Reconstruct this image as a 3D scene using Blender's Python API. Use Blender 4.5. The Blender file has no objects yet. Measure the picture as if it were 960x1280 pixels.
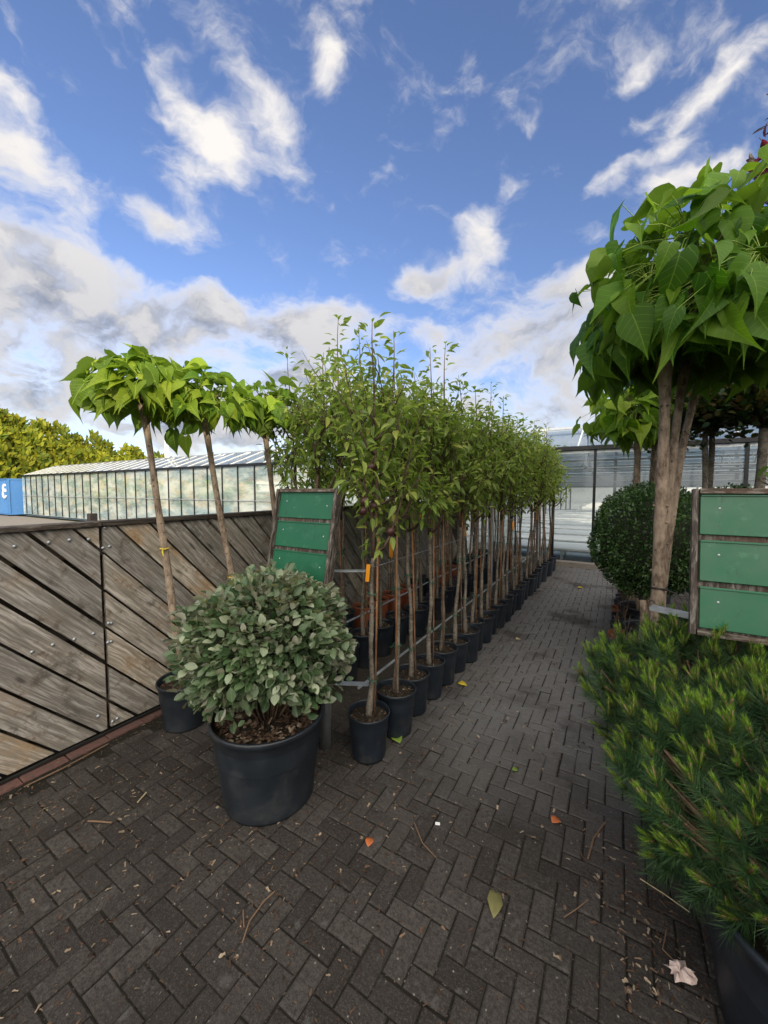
import bpy, math, random
import numpy as np
from mathutils import Vector, Matrix
R = math.radians
random.seed(7)
rng = np.random.default_rng(7)
S = bpy.context.scene
COL = S.collection

# ------------------------------------------------------------------ camera
CAM = (0.0, 0.0, 1.6)
YAW, PITCH = R(31.04), R(-3.33)
cd = bpy.data.cameras.new('camera'); cam = bpy.data.objects.new('camera', cd); COL.objects.link(cam)
cam.location = CAM; cam.rotation_euler = (R(90) + PITCH, 0, YAW)
cd.sensor_fit = 'HORIZONTAL'; cd.sensor_width = 36; cd.lens = 36 * 481 / 960
cd.clip_start = 0.05; cd.clip_end = 600
S.camera = cam

# ------------------------------------------------------------------ exposure
S.view_settings.view_transform = 'Standard'; S.view_settings.look = 'None'
S.view_settings.gamma = 1; S.view_settings.use_curve_mapping = False
S.view_settings.exposure = 0.47
SKY_STR = 0.138
FILL_GLOW = 2.35  # strength of the fill light added to the sky behind the camera
SUN_EL, SUN_AZ = R(15), R(120.5)          # azimuth clockwise from +Y

# ------------------------------------------------------------------ node helper
class NT:
    def __init__(s, tree): s.t = tree; s.n = tree.nodes; s.l = tree.links
    def new(s, typ, **kw):
        n = s.n.new(typ)
        for k, v in kw.items():
            if k == 'ins':
                for a, b in v.items():
                    if isinstance(b, bpy.types.NodeSocket): s.l.new(b, n.inputs[a])
                    else: n.inputs[a].default_value = b
            else: setattr(n, k, v)
        return n
    def math(s, op, a, b=None, c=None, clamp=False):
        n = s.n.new('ShaderNodeMath'); n.operation = op; n.use_clamp = clamp
        for i, v in enumerate((a, b, c)):
            if v is None: continue
            if isinstance(v, bpy.types.NodeSocket): s.l.new(v, n.inputs[i])
            else: n.inputs[i].default_value = v
        return n.outputs[0]
    def vm(s, op, a, b=None, out=0):
        n = s.n.new('ShaderNodeVectorMath'); n.operation = op
        for i, v in enumerate((a, b)):
            if v is None: continue
            if isinstance(v, bpy.types.NodeSocket): s.l.new(v, n.inputs[i])
            else: n.inputs[i].default_value = v
        return n.outputs[out]
    def mix(s, f, a, b, mode='MIX'):
        n = s.n.new('ShaderNodeMix'); n.data_type = 'RGBA'; n.blend_type = mode
        for i, v in ((0, f), (6, a), (7, b)):
            if isinstance(v, bpy.types.NodeSocket): s.l.new(v, n.inputs[i])
            else:
                if i and len(v) == 3: v = (*v, 1)
                n.inputs[i].default_value = v
        return n.outputs[2]
    def rng(s, v, a, b, c=0.0, d=1.0, smooth=True):
        n = s.n.new('ShaderNodeMapRange'); n.interpolation_type = 'SMOOTHSTEP' if smooth else 'LINEAR'
        s.l.new(v, n.inputs[0])
        for i, x in enumerate((a, b, c, d)): n.inputs[i + 1].default_value = x
        return n.outputs[0]
    def noise(s, vec, scale, detail=4, rough=0.55, dist=0.0, out=0):
        n = s.n.new('ShaderNodeTexNoise')
        if vec is not None: s.l.new(vec, n.inputs['Vector'])
        n.inputs['Scale'].default_value = scale; n.inputs['Detail'].default_value = detail
        n.inputs['Roughness'].default_value = rough; n.inputs['Distortion'].default_value = dist
        return n.outputs[out]
    def ramp(s, v, stops):
        n = s.n.new('ShaderNodeValToRGB'); s.l.new(v, n.inputs[0]); e = n.color_ramp.elements
        while len(e) < len(stops): e.new(0.5)
        for i, (p, c) in enumerate(stops): e[i].position = p; e[i].color = (*c, 1)
        return n.outputs[0]

# ------------------------------------------------------------------ world: Nishita sky with clouds in fixed world directions
W = bpy.data.worlds.new('World'); S.world = W; W.use_nodes = True
W.node_tree.nodes.clear(); w = NT(W.node_tree)
sky = w.new('ShaderNodeTexSky', sky_type='NISHITA', sun_disc=False)
sky.sun_elevation = SUN_EL; sky.sun_rotation = SUN_AZ; sky.air_density = 1.0; sky.dust_density = 0.6; sky.ozone_density = 2.5
tc = w.new('ShaderNodeTexCoord'); D_ = tc.outputs['Generated']
# fixed stereographic chart of the sky, centred on a world direction
cy, sy, cp, sp = math.cos(YAW), math.sin(YAW), math.cos(PITCH), math.sin(PITCH)
Fv = Vector((-sy * cp, cy * cp, sp)); Rv = Vector((cy, sy, 0)); Uv = Rv.cross(Fv)
den = w.math('ADD', w.vm('DOT_PRODUCT', D_, tuple(Fv), 1), 1.05)
px_ = w.math('DIVIDE', w.vm('DOT_PRODUCT', D_, tuple(Rv), 1), den)
py_ = w.math('DIVIDE', w.vm('DOT_PRODUCT', D_, tuple(Uv), 1), den)
cmb = w.new('ShaderNodeCombineXYZ', ins={0: px_, 1: py_}); P_ = cmb.outputs[0]
def chart(px, py):
    v = (Rv * ((px - 480) / 481) + Uv * ((640 - py) / 481) + Fv).normalized()
    k = 1 / (v.dot(Fv) + 1.05); return v.dot(Rv) * k, v.dot(Uv) * k
warpn = w.noise(P_, 5.0, 5, 0.62, 0, 1)
warp = w.vm('SCALE', w.vm('SUBTRACT', warpn, (0.5, 0.5, 0.5)))
warp.node.inputs[3].default_value = 0.10
PW = w.vm('ADD', P_, warp)
BL = [  # px, py, rx, ry, angle(deg, clockwise in the picture), weight
 (5,165,78,105,0,1.0),(-30,110,70,60,0,.8),(250,150,110,40,48,.75),(215,75,120,34,50,.45),(310,110,90,36,50,.6),(180,95,110,22,50,.5),(225,205,50,30,0,.6),(270,40,80,34,30,.45),
 (403,95,30,62,-8,.9),(180,285,70,30,32,.8),(205,230,34,20,20,.5),(528,346,54,32,-8,1.1),(597,288,34,46,5,1.1),(632,230,24,14,0,.5),
 (268,385,52,34,10,.85),(40,335,130,50,25,1.0),(130,385,190,70,18,1.1),(100,460,330,85,5,1.2),(380,412,95,40,0,.95),(460,420,70,36,0,.8),(540,425,40,24,0,.55),
 (590,450,50,40,0,.5),(700,385,95,62,-12,1.0),(650,440,70,34,0,.6),(730,455,90,40,0,.8),(560,520,330,50,0,.8),(300,500,300,70,0,1.0),(790,540,300,50,0,.9),(740,300,40,30,0,.45),(760,345,60,30,0,.7),
 (925,78,60,24,-38,.72),(868,122,46,20,-30,.6),(825,182,60,20,-25,.55),(790,150,40,14,-30,.5),(735,236,38,20,-10,.75),(790,90,60,18,-25,.55),(850,215,110,22,-10,.85),(665,152,26,16,0,.5),(960,30,70,30,-30,.7),(940,190,60,30,0,.7),
 (512,8,34,20,40,.55),(440,5,60,18,0,.3),(760,205,40,16,-20,.6),(700,330,30,20,0,.4)]
acc = None
for (bx, by, rx, ry, an, wt) in BL:
    c = chart(bx, by); ex = chart(bx + rx, by); ey = chart(bx, by - ry)
    sx = math.hypot(ex[0] - c[0], ex[1] - c[1]) * 1.35; sy_ = math.hypot(ey[0] - c[0], ey[1] - c[1]) * 1.35
    m = w.new('ShaderNodeMapping', vector_type='TEXTURE'); w.l.new(PW, m.inputs[0])
    m.inputs['Location'].default_value = (c[0], c[1], 0); m.inputs['Rotation'].default_value = (0, 0, R(-an)); m.inputs['Scale'].default_value = (sx, sy_, 1)
    v = w.rng(w.vm('LENGTH', m.outputs[0], None, 1), 1.0, 0.0, 0.0, wt)
    acc = v if acc is None else w.math('MAXIMUM', acc, v) if wt < .6 else w.math('ADD', acc, v)
behind = w.rng(w.vm('DOT_PRODUCT', D_, tuple(Fv), 1), 0.45, -0.1, 0.0, 0.5)
acc = w.math('ADD', w.math('MINIMUM', acc, 0.92), behind)
sep = w.new('ShaderNodeSeparateXYZ', ins={0: D_}); dz = sep.outputs[2]
acc = w.math('ADD', acc, w.rng(dz, 0.14, 0.0, 0.0, 0.7))
def cnoise(vec): return w.noise(vec, 9.0, 9, 0.6, 0.25)
st = w.new('ShaderNodeMapping'); w.l.new(PW, st.inputs[0]); st.inputs['Rotation'].default_value = (0, 0, R(38)); st.inputs['Scale'].default_value = (1.0, 1.55, 1)
n1 = cnoise(st.outputs[0])
off = w.vm('ADD', st.outputs[0], (0.022, 0.03, 0)); n2 = cnoise(off)
dens = w.math('ADD', w.math('MULTIPLY', w.math('SUBTRACT', n1, 0.5), 4.4), w.math('SUBTRACT', acc, 0.52))
cov = w.rng(dens, -0.52, 0.74, 0.0, 0.95)
thick = w.rng(dens, 0.0, 0.62)
shade = w.rng(w.math('SUBTRACT', n1, n2), -0.13, 0.10)       # towards the light
lowk = w.rng(dz, 0.62, 0.3)
dark = w.math('MULTIPLY', w.math('MULTIPLY', thick, lowk), w.math('SUBTRACT', 1.0, w.math('MULTIPLY', shade, 0.6)))
c_bright = (0.75, 0.715, 0.675); c_grey = (0.17, 0.195, 0.255)
ccol = w.mix(dark, c_bright, c_grey)
lowglow = w.rng(dz, 0.22, 0.02)
ccol = w.mix(w.math('MULTIPLY', lowglow, 0.3), ccol, (0.60, 0.56, 0.52))
skys = w.vm('SCALE', sky.outputs[0]); skys.node.inputs[3].default_value = SKY_STR
hs = w.new('ShaderNodeHueSaturation', ins={'Color': w.vm('MULTIPLY', skys, (1.06, 1.02, 1.22)), 'Saturation': 0.99, 'Value': 1.0})
fin = w.mix(cov, hs.outputs[0], ccol)
# bright glow added to the unseen sky behind the photographer to light the yard
fill_glow = w.rng(w.vm('DOT_PRODUCT', D_, tuple(Vector((0.53, -0.62, 0.58)).normalized()), 1), 0.22, 0.9)
fin = w.mix(fill_glow, fin, (FILL_GLOW, FILL_GLOW * 0.93, FILL_GLOW * 0.83))
below = w.rng(dz, -0.02, -0.06)
fin = w.mix(below, fin, (0.10, 0.10, 0.095))
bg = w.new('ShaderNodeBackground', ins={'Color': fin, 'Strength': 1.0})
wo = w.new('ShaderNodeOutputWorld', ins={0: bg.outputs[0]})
W.cycles.sampling_method = 'MANUAL'; W.cycles.sample_map_resolution = 512

# ------------------------------------------------------------------ sun
sd = bpy.data.lights.new('sun', 'SUN'); sd.energy = 3.6; sd.angle = R(0.5); sd.color = (1.0, 0.86, 0.66)
sun = bpy.data.objects.new('sun', sd); COL.objects.link(sun)
sv = Vector((math.sin(SUN_AZ) * math.cos(SUN_EL), math.cos(SUN_AZ) * math.cos(SUN_EL), math.sin(SUN_EL)))
sun.rotation_euler = sv.to_track_quat('Z', 'Y').to_euler()
S.cycles.max_bounces = 6; S.cycles.diffuse_bounces = 3; S.cycles.glossy_bounces = 3; S.cycles.transmission_bounces = 3
S.cycles.transparent_max_bounces = 12; S.cycles.use_denoising = True; S.cycles.sample_clamp_indirect = 4.0
S.cycles.caustics_reflective = False; S.cycles.caustics_refractive = False

# ------------------------------------------------------------------ object helpers
def tag(o, label=None, cat=None, group=None, kind=None):
    if label: o['label'] = label
    if cat: o['category'] = cat
    if group: o['group'] = group
    if kind: o['kind'] = kind
    return o
def thing(name, loc, label, cat, group=None, rz=0):
    o = bpy.data.objects.new(name, None); COL.objects.link(o); o.empty_display_size = 0.1
    o.location = loc; o.rotation_euler = (0, 0, rz)
    return tag(o, label, cat, group)
def copy_tree(o, parent=None):
    c = o.copy(); COL.objects.link(c)
    if parent: c.parent = parent
    for ch in list(o.children): copy_tree(ch, c)
    return c

class MB:
    """collects vertices and faces (plus uv per corner) into one mesh"""
    def __init__(s): s.v = []; s.f = []; s.uv = []; s.mi = []; s.n = 0
    def add(s, verts, faces, uvs=None, mi=0):
        b = s.n; s.v.extend([tuple(p) for p in verts]); s.n += len(verts)
        for f in faces:
            s.f.append([b + i for i in f]); s.mi.append(mi)
            s.uv.extend([uvs[i] for i in f] if uvs is not None else [(0.0, 0.0)] * len(f))
    def box(s, c, size, rot=None, mi=0, bev=0.0):
        hx, hy, hz = (x / 2 for x in size); M = rot or Matrix.Identity(3); c = Vector(c)
        if bev <= 0:
            vs = [c + M @ Vector((x, y, z)) for x in (-hx, hx) for y in (-hy, hy) for z in (-hz, hz)]
            s.add(vs, [(0,1,3,2),(4,6,7,5),(0,4,5,1),(2,3,7,6),(0,2,6,4),(1,5,7,3)], mi=mi); return
        b = bev; vs = []; idx = {}
        for sx in (-1, 1):
            for sy in (-1, 1):
                for sz in (-1, 1):
                    for k in range(3):
                        p = [sx * (hx - b), sy * (hy - b), sz * (hz - b)]; p[k] += (sx, sy, sz)[k] * b
                        idx[(sx, sy, sz, k)] = len(vs); vs.append(c + M @ Vector(p))
        F = []
        for k in range(3):
            a, d = [i for i in range(3) if i != k]
            for sg in (-1, 1):
                q = []
                for (u, t) in ((-1,-1),(1,-1),(1,1),(-1,1)):
                    key = [0,0,0]; key[k] = sg; key[a] = u; key[d] = t; q.append(idx[(*key, k)])
                if (sg > 0) == (k == 1): q = q[::-1]
                F.append(q)
        for k in range(3):      # edges parallel to axis k
            a, d = [i for i in range(3) if i != k]
            for u in (-1, 1):
                for t in (-1, 1):
                    q = []
                    for (e, kk) in ((-1, a), (1, a), (1, d), (-1, d)):
                        key = [0,0,0]; key[k] = e; key[a] = u; key[d] = t; q.append(idx[(*key, kk)])
                    F.append(q)
        for sx in (-1, 1):
            for sy in (-1, 1):
                for sz in (-1, 1): F.append([idx[(sx, sy, sz, k)] for k in range(3)])
        s.add(vs, F, mi=mi)
    def tube(s, pts, rad, seg=8, cap=True, mi=0, vlen=1.0):
        pts = [Vector(p) for p in pts]; n = len(pts)
        rad = [rad] * n if isinstance(rad, (int, float)) else rad
        vs = []; uvs = []; t = (pts[1] - pts[0]).normalized()
        a = t.orthogonal().normalized(); L = 0
        for i, p in enumerate(pts):
            if i: L += (p - pts[i-1]).length
            t = (pts[min(i + 1, n - 1)] - pts[max(i - 1, 0)]).normalized()
            a = (a - t * a.dot(t)); a = a.normalized() if a.length > 1e-6 else t.orthogonal().normalized(); b = t.cross(a)
            for k in range(seg):
                th = 2 * math.pi * k / seg; vs.append(p + (a * math.cos(th) + b * math.sin(th)) * rad[i]); uvs.append((k / seg, L * vlen))
        F = [(i*seg + k, i*seg + (k+1) % seg, (i+1)*seg + (k+1) % seg, (i+1)*seg + k) for i in range(n - 1) for k in range(seg)]
        if cap: F += [tuple(range(seg))[::-1], tuple((n-1)*seg + k for k in range(seg))]
        s.add(vs, F, uvs, mi)
    def lathe(s, prof, seg=32, c=(0,0,0), mi=0):
        vs = [(c[0] + r*math.cos(2*math.pi*k/seg), c[1] + r*math.sin(2*math.pi*k/seg), c[2] + z) for r, z in prof for k in range(seg)]
        n = len(prof)
        s.add(vs, [(i*seg+k, i*seg+(k+1)%seg, (i+1)*seg+(k+1)%seg, (i+1)*seg+k) for i in range(n-1) for k in range(seg)], mi=mi)
    def build(s, name, mat, parent=None, smooth=False, loc=None):
        me = bpy.data.meshes.new(name); me.from_pydata(s.v, [], s.f)
        uvl = me.uv_layers.new(name='UVMap'); uvl.data.foreach_set('uv', np.array(s.uv, dtype=np.float32).ravel())
        for m in (mat if isinstance(mat, (list, tuple)) else [mat]): me.materials.append(m)
        me.polygons.foreach_set('material_index', s.mi)
        if smooth: me.polygons.foreach_set('use_smooth', [True] * len(s.f))
        me.update()
        o = bpy.data.objects.new(name, me); COL.objects.link(o)
        if parent: o.parent = parent
        if loc: o.location = loc
        return o

def build_np(name, V, F, mat, parent=None, uv=None, smooth=True):
    """V (n,3) array, F list of (k,m) arrays of equal length faces"""
    me = bpy.data.meshes.new(name); me.vertices.add(len(V)); me.vertices.foreach_set('co', np.asarray(V, np.float32).ravel())
    loops = np.concatenate([f.ravel() for f in F]).astype(np.int32)
    tot = np.concatenate([np.full(len(f), f.shape[1]) for f in F]).astype(np.int32)
    start = np.concatenate([[0], np.cumsum(tot)[:-1]]).astype(np.int32)
    me.loops.add(len(loops)); me.loops.foreach_set('vertex_index', loops)
    me.polygons.add(len(tot)); me.polygons.foreach_set('loop_start', start); me.polygons.foreach_set('loop_total', tot)
    if smooth: me.polygons.foreach_set('use_smooth', np.ones(len(tot), bool))
    if uv is not None:
        l = me.uv_layers.new(name='UVMap'); l.data.foreach_set('uv', np.asarray(uv, np.float32)[loops].ravel())
    me.materials.append(mat); me.update(calc_edges=True); me.validate()
    o = bpy.data.objects.new(name, me); COL.objects.link(o)
    if parent: o.parent = parent
    return o

def frames(dirs, norms):
    """orthonormal (m,3,3) matrices with columns side, dir, normal"""
    d = dirs / np.linalg.norm(dirs, axis=1, keepdims=True)
    n = norms - (norms * d).sum(1, keepdims=True) * d
    ln = np.linalg.norm(n, axis=1, keepdims=True); n = np.where(ln < 1e-4, np.array([[0.3, 0.5, 0.8]]), n / np.maximum(ln, 1e-4))
    sd_ = np.cross(d, n)
    return np.stack([sd_, d, n], axis=2)
def leaf_template(prof, fold=0.25, droop=0.2, heart=0.0, across=3):
    """prof: list of (t, halfwidth); unit length along +Y"""
    vs = []; uv = []; rows = []
    for i, (t, hw) in enumerate(prof):
        row = []
        ks = [0.0] if hw == 0 else list(np.linspace(-1, 1, across))
        for k in ks:
            y = t - heart * (abs(k) ** 1.5) * max(0, 1 - t * 3.0)
            row.append(len(vs)); vs.append((k * hw, y, abs(k) * hw * fold - droop * t * t)); uv.append((0.5 + k * hw, t))
        rows.append(row)
    F3 = []; F4 = []
    for a, b in zip(rows[:-1], rows[1:]):
        if len(a) == 1 and len(b) > 1:
            for j in range(len(b) - 1): F3.append((a[0], b[j+1], b[j]))
        elif len(b) == 1 and len(a) > 1:
            for j in range(len(a) - 1): F3.append((a[j], a[j+1], b[0]))
        else:
            for j in range(len(a) - 1): F4.append((a[j], a[j+1], b[j+1], b[j]))
    return np.array(vs), F3, F4, np.array(uv)
def leaves(name, tmpl, pos, dirs, norms, sizes, mat, parent=None, wid=None, smooth=True):
    V, F3, F4, UV = tmpl; m = len(pos); n = len(V)
    M = frames(np.asarray(dirs, float), np.asarray(norms, float))
    T = V[None] * np.asarray(sizes)[:, None, None]
    if wid is not None: T = T * np.stack([wid, np.ones(m), np.ones(m)], 1)[:, None, :]
    X = np.einsum('mij,mnj->mni', M, T) + np.asarray(pos)[:, None, :]
    offs = (np.arange(m) * n)[:, None, None]; F = []
    if F3: F.append((np.array(F3)[None] + offs).reshape(-1, 3))
    if F4: F.append((np.array(F4)[None] + offs).reshape(-1, 4))
    return build_np(name, X.reshape(-1, 3), F, mat, parent, np.tile(UV, (m, 1)), smooth)
def unit(a): return a / np.maximum(np.linalg.norm(a, axis=-1, keepdims=True), 1e-9)
def P2(px, py, z=0.0):
    """the point at height z seen in that direction from the photographer's spot (used to lay the yard out)"""
    d = Rv * ((px - 480) / 481) + Fv + Uv * ((640 - py) / 481); t = (z - 1.6) / d.z
    return Vector((d.x * t, d.y * t, z))

# ------------------------------------------------------------------ materials
def mat(name):
    m = bpy.data.materials.new(name); m.use_nodes = True; m.node_tree.nodes.clear(); return m, NT(m.node_tree)
def principled(t, base, rough=0.6, metal=0.0, bump=None, bstr=0.3, bdist=0.01, spec=None, extra=None):
    b = t.new('ShaderNodeBsdfPrincipled')
    for k, v in (('Base Color', base), ('Roughness', rough), ('Metallic', metal)):
        if isinstance(v, bpy.types.NodeSocket): t.l.new(v, b.inputs[k])
        else: b.inputs[k].default_value = (*v, 1) if isinstance(v, tuple) and len(v) == 3 else v
    if spec is not None: b.inputs['Specular IOR Level'].default_value = spec
    if bump is not None:
        bn = t.new('ShaderNodeBump', ins={'Height': bump, 'Strength': bstr, 'Distance': bdist}); t.l.new(bn.outputs[0], b.inputs['Normal'])
    return b
def out(t, sh): t.new('ShaderNodeOutputMaterial', ins={0: sh}); return t
def leaf_mat(name, cols, transl=0.35, rough=0.45, under=None, vein=0.0, tcol=None, spec=0.35, big=2.0):
    m, t = mat(name); g = t.new('ShaderNodeNewGeometry'); ri = g.outputs['Random Per Island']
    base = t.ramp(ri, [(i / (len(cols) - 1), c) for i, c in enumerate(cols)])
    oi = t.new('ShaderNodeObjectInfo'); co = t.new('ShaderNodeTexCoord')
    nn = t.noise(co.outputs['Object'], big, 2, 0.5)
    hv = t.new('ShaderNodeHueSaturation', ins={'Color': base, 'Value': t.rng(nn, 0.3, 0.7, 0.75, 1.25), 'Hue': t.rng(oi.outputs['Random'], 0, 1, 0.488, 0.51)})
    c = hv.outputs[0]
    uvn = t.new('ShaderNodeTexCoord').outputs['UV']
    if vein:
        sx = t.new('ShaderNodeSeparateXYZ', ins={0: uvn}); ax = t.math('ABSOLUTE', t.math('SUBTRACT', sx.outputs[0], 0.5))
        mid = t.rng(ax, 0.0, 0.022, 1.0, 0.0)
        sv_ = t.math('SUBTRACT', sx.outputs[1], t.math('MULTIPLY', ax, 0.8))
        fr = t.math('ABSOLUTE', t.math('SUBTRACT', t.math('FRACT', t.math('MULTIPLY', sv_, 6.5)), 0.5))
        side = t.rng(fr, 0.0, 0.07, 0.7, 0.0)
        vv = t.math('MAXIMUM', mid, side)
        c = t.mix(t.math('MULTIPLY', vv, vein), c, tuple(min(1, x * 2.0 + 0.03) for x in cols[-1]))
        bh = t.math('SUBTRACT', t.noise(uvn, 12, 3), t.math('MULTIPLY', vv, 0.6))
    else: bh = t.noise(uvn, 9, 2)
    if under: c = t.mix(g.outputs['Backfacing'], c, under)
    b = principled(t, c, rough, bump=bh, bstr=0.25, bdist=0.004, spec=spec)
    tc_ = t.mix(1.0, c, tcol or (1.5, 1.6, 0.55), 'MULTIPLY')
    tr = t.new('ShaderNodeBsdfTranslucent', ins={'Color': tc_})
    ms = t.new('ShaderNodeMixShader', ins={0: transl, 1: b.outputs[0], 2: tr.outputs[0]}); out(t, ms.outputs[0]); return m
def wood_mat(name, c1, c2, c3, uscale=(1.0, 1.0)):
    """grain runs along uv.x (metres along the board)"""
    m, t = mat(name); g = t.new('ShaderNodeNewGeometry'); ri = g.outputs['Random Per Island']
    uv = t.new('ShaderNodeTexCoord').outputs['UV']
    o3 = t.new('ShaderNodeCombineXYZ', ins={0: t.math('MULTIPLY', ri, 37.0), 1: t.math('MULTIPLY', ri, 91.0), 2: t.math('MULTIPLY', ri, 13.0)})
    p = t.vm('ADD', uv, o3.outputs[0])
    wv = t.noise(p, 3.0, 3, 0.5, 0, 1); p2 = t.vm('ADD', p, t.vm('MULTIPLY', t.vm('SUBTRACT', wv, (.5,.5,.5)), (0.1, 0.045, 0)))
    mp = t.new('ShaderNodeMapping'); t.l.new(p2, mp.inputs[0]); mp.inputs['Scale'].default_value = (2.0 * uscale[0], 34.0 * uscale[1], 1)
    grain = t.noise(mp.outputs[0], 2.0, 8, 0.68, 0.4)
    mp2 = t.new('ShaderNodeMapping'); t.l.new(p2, mp2.inputs[0]); mp2.inputs['Scale'].default_value = (3.0, 11.0, 1)
    vor = t.new('ShaderNodeTexVoronoi', ins={'Vector': mp2.outputs[0], 'Scale': 0.85}); knot = t.rng(vor.outputs['Distance'], 0.06, 0.16, 1, 0)
    patch = t.noise(p, 4.5, 5, 0.65)
    c = t.ramp(grain, [(0.28, tuple(x * 0.55 for x in c1)), (0.48, c1), (0.62, c2), (0.8, tuple(min(1, x * 1.25) for x in c2))])
    c = t.mix(t.rng(patch, 0.5, 0.68, 0, 0.85), c, t.mix(grain, tuple(x * 0.6 for x in c3), tuple(x * 1.5 for x in c3)))
    c = t.mix(t.math('MULTIPLY', knot, 0.75), c, tuple(x * 0.22 for x in c1))
    stain = t.noise(p, 9, 6, 0.7); c = t.mix(t.rng(stain, 0.52, 0.68, 0, 0.7), c, tuple(x * 0.3 for x in c1))
    hv = t.new('ShaderNodeHueSaturation', ins={'Color': c, 'Value': t.rng(ri, 0, 1, 0.72, 1.3, False), 'Saturation': t.rng(ri, 0, 1, 0.55, 1.15, False)})
    b = principled(t, hv.outputs[0], 0.85, bump=t.math('SUBTRACT', grain, t.math('MULTIPLY', knot, 0.4)), bstr=0.6, bdist=0.004, spec=0.2)
    out(t, b.outputs[0]); return m
def bark_mat(name, c1, c2, sc=30, ring=0.0, bd=0.004):
    m, t = mat(name); co = t.new('ShaderNodeTexCoord').outputs['Object']
    mp = t.new('ShaderNodeMapping'); t.l.new(co, mp.inputs[0]); mp.inputs['Scale'].default_value = (1, 1, 0.35 if not ring else 1.4)
    n = t.noise(mp.outputs[0], sc, 6, 0.65); n2 = t.noise(co, 6, 4, 0.6)
    c = t.mix(t.rng(n, 0.35, 0.68), c1, c2)
    c = t.mix(t.rng(n2, 0.42, 0.66, 0, 0.55), c, tuple(x * 1.5 for x in c2))
    sp_ = t.new('ShaderNodeTexVoronoi', ins={'Vector': co, 'Scale': 22.0}); c = t.mix(t.rng(sp_.outputs['Distance'], 0.1, 0.22, 0.7, 0), c, tuple(x * 0.3 for x in c1))
    if ring:
        sx = t.new('ShaderNodeSeparateXYZ', ins={0: co})
        r = t.noise(t.new('ShaderNodeCombineXYZ', ins={2: sx.outputs[2]}).outputs[0], 42, 4, 0.7); c = t.mix(t.rng(r, 0.56, 0.68, 0, ring), c, tuple(min(1, x * 2.3) for x in c2))
    b = principled(t, c, 0.8, bump=n, bstr=0.6, bdist=bd, spec=0.25); out(t, b.outputs[0]); return m
def simple(name, c, rough=0.5, metal=0.0, nscale=12, var=0.3, bump=0.15, bdist=0.002, spec=None, dirt=None, dsc=5):
    m, t = mat(name); co = t.new('ShaderNodeTexCoord').outputs['Object']; n = t.noise(co, nscale, 5, 0.6)
    base = t.mix(n, tuple(x * (1 - var) for x in c), tuple(min(1, x * (1 + var)) for x in c))
    if dirt: base = t.mix(t.rng(t.noise(co, dsc, 6, 0.7, 0.3), 0.5, 0.72, 0, 0.8), base, dirt)
    r = t.rng(n, 0.3, 0.7, max(0, rough - 0.12), min(1, rough + 0.12))
    b = principled(t, base, r, metal, bump=n, bstr=bump, bdist=bdist, spec=spec); out(t, b.outputs[0]); return m

M = {}
M['fence'] = wood_mat('weathered_fence_board', (0.28, 0.245, 0.20), (0.52, 0.475, 0.415), (0.34, 0.24, 0.15))
M['fence_dark'] = wood_mat('dark_fence_timber', (0.05, 0.04, 0.033), (0.10, 0.085, 0.07), (0.08, 0.055, 0.04))
M['signwood'] = wood_mat('weathered_sign_timber', (0.06, 0.048, 0.04), (0.20, 0.18, 0.16), (0.10, 0.06, 0.045), (3, 1))
M['pot'] = simple('black_plastic_pot', (0.011, 0.016, 0.024), 0.42, nscale=9, var=0.5, dirt=(0.035, 0.033, 0.03), dsc=7, bump=0.3)
M['potbig'] = simple('dusty_black_plastic_pot', (0.014, 0.019, 0.026), 0.45, nscale=6, var=0.5, dirt=(0.05, 0.052, 0.053), dsc=4, bump=0.3)
M['terra'] = simple('terracotta_plastic', (0.26, 0.075, 0.035), 0.55, nscale=8, dirt=(0.12, 0.05, 0.035))
M['steel'] = simple('galvanised_steel', (0.42, 0.45, 0.48), 0.5, 0.75, nscale=30, var=0.3, dirt=(0.22, 0.23, 0.24))
M['wire'] = simple('thin_black_wire', (0.03, 0.03, 0.03), 0.5, 0.5)
M['tie_green'] = simple('green_tie', (0.01, 0.07, 0.035), 0.5)
M['tie_yellow'] = simple('yellow_tie', (0.62, 0.48, 0.04), 0.5)
M['tag_orange'] = simple('orange_tag', (0.75, 0.30, 0.02), 0.45)
M['tag_red'] = simple('red_tag', (0.55, 0.04, 0.03), 0.45)
M['cane'] = bark_mat('bamboo_cane', (0.16, 0.075, 0.035), (0.27, 0.15, 0.08), 20)
M['bark_pear'] = bark_mat('grey_fruit_bark', (0.07, 0.06, 0.048), (0.19, 0.168, 0.138), 45, ring=0.6, bd=0.002)
M['bark_twig'] = bark_mat('dark_twig_bark', (0.045, 0.03, 0.022), (0.11, 0.075, 0.05), 60, bd=0.001)
M['bark_cat'] = bark_mat('catalpa_bark', (0.12, 0.082, 0.058), (0.31, 0.245, 0.185), 55, bd=0.008)
M['bark_pine'] = bark_mat('pine_bark', (0.09, 0.055, 0.035), (0.20, 0.13, 0.085), 40)
M['fruit'] = simple('dark_red_fruit', (0.055, 0.018, 0.018), 0.4, nscale=20)
M['leaf_pear'] = leaf_mat('fruit_tree_leaf', [(0.10,0.155,0.032),(0.16,0.235,0.045),(0.23,0.315,0.07),(0.38,0.40,0.10)], 0.52, 0.42, under=(0.16,0.22,0.075), vein=0.25)
M['leaf_cat'] = leaf_mat('catalpa_leaf', [(0.03,0.085,0.010),(0.055,0.13,0.014),(0.09,0.18,0.016),(0.15,0.25,0.02)], 0.48, 0.5, under=(0.10,0.17,0.03), spec=0.2, vein=0.35)
M['leaf_cat_y'] = leaf_mat('bright_catalpa_leaf', [(0.05,0.12,0.012),(0.10,0.19,0.018),(0.17,0.27,0.024),(0.26,0.35,0.035)], 0.48, 0.5, under=(0.13,0.20,0.04), spec=0.2, vein=0.35)
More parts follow.
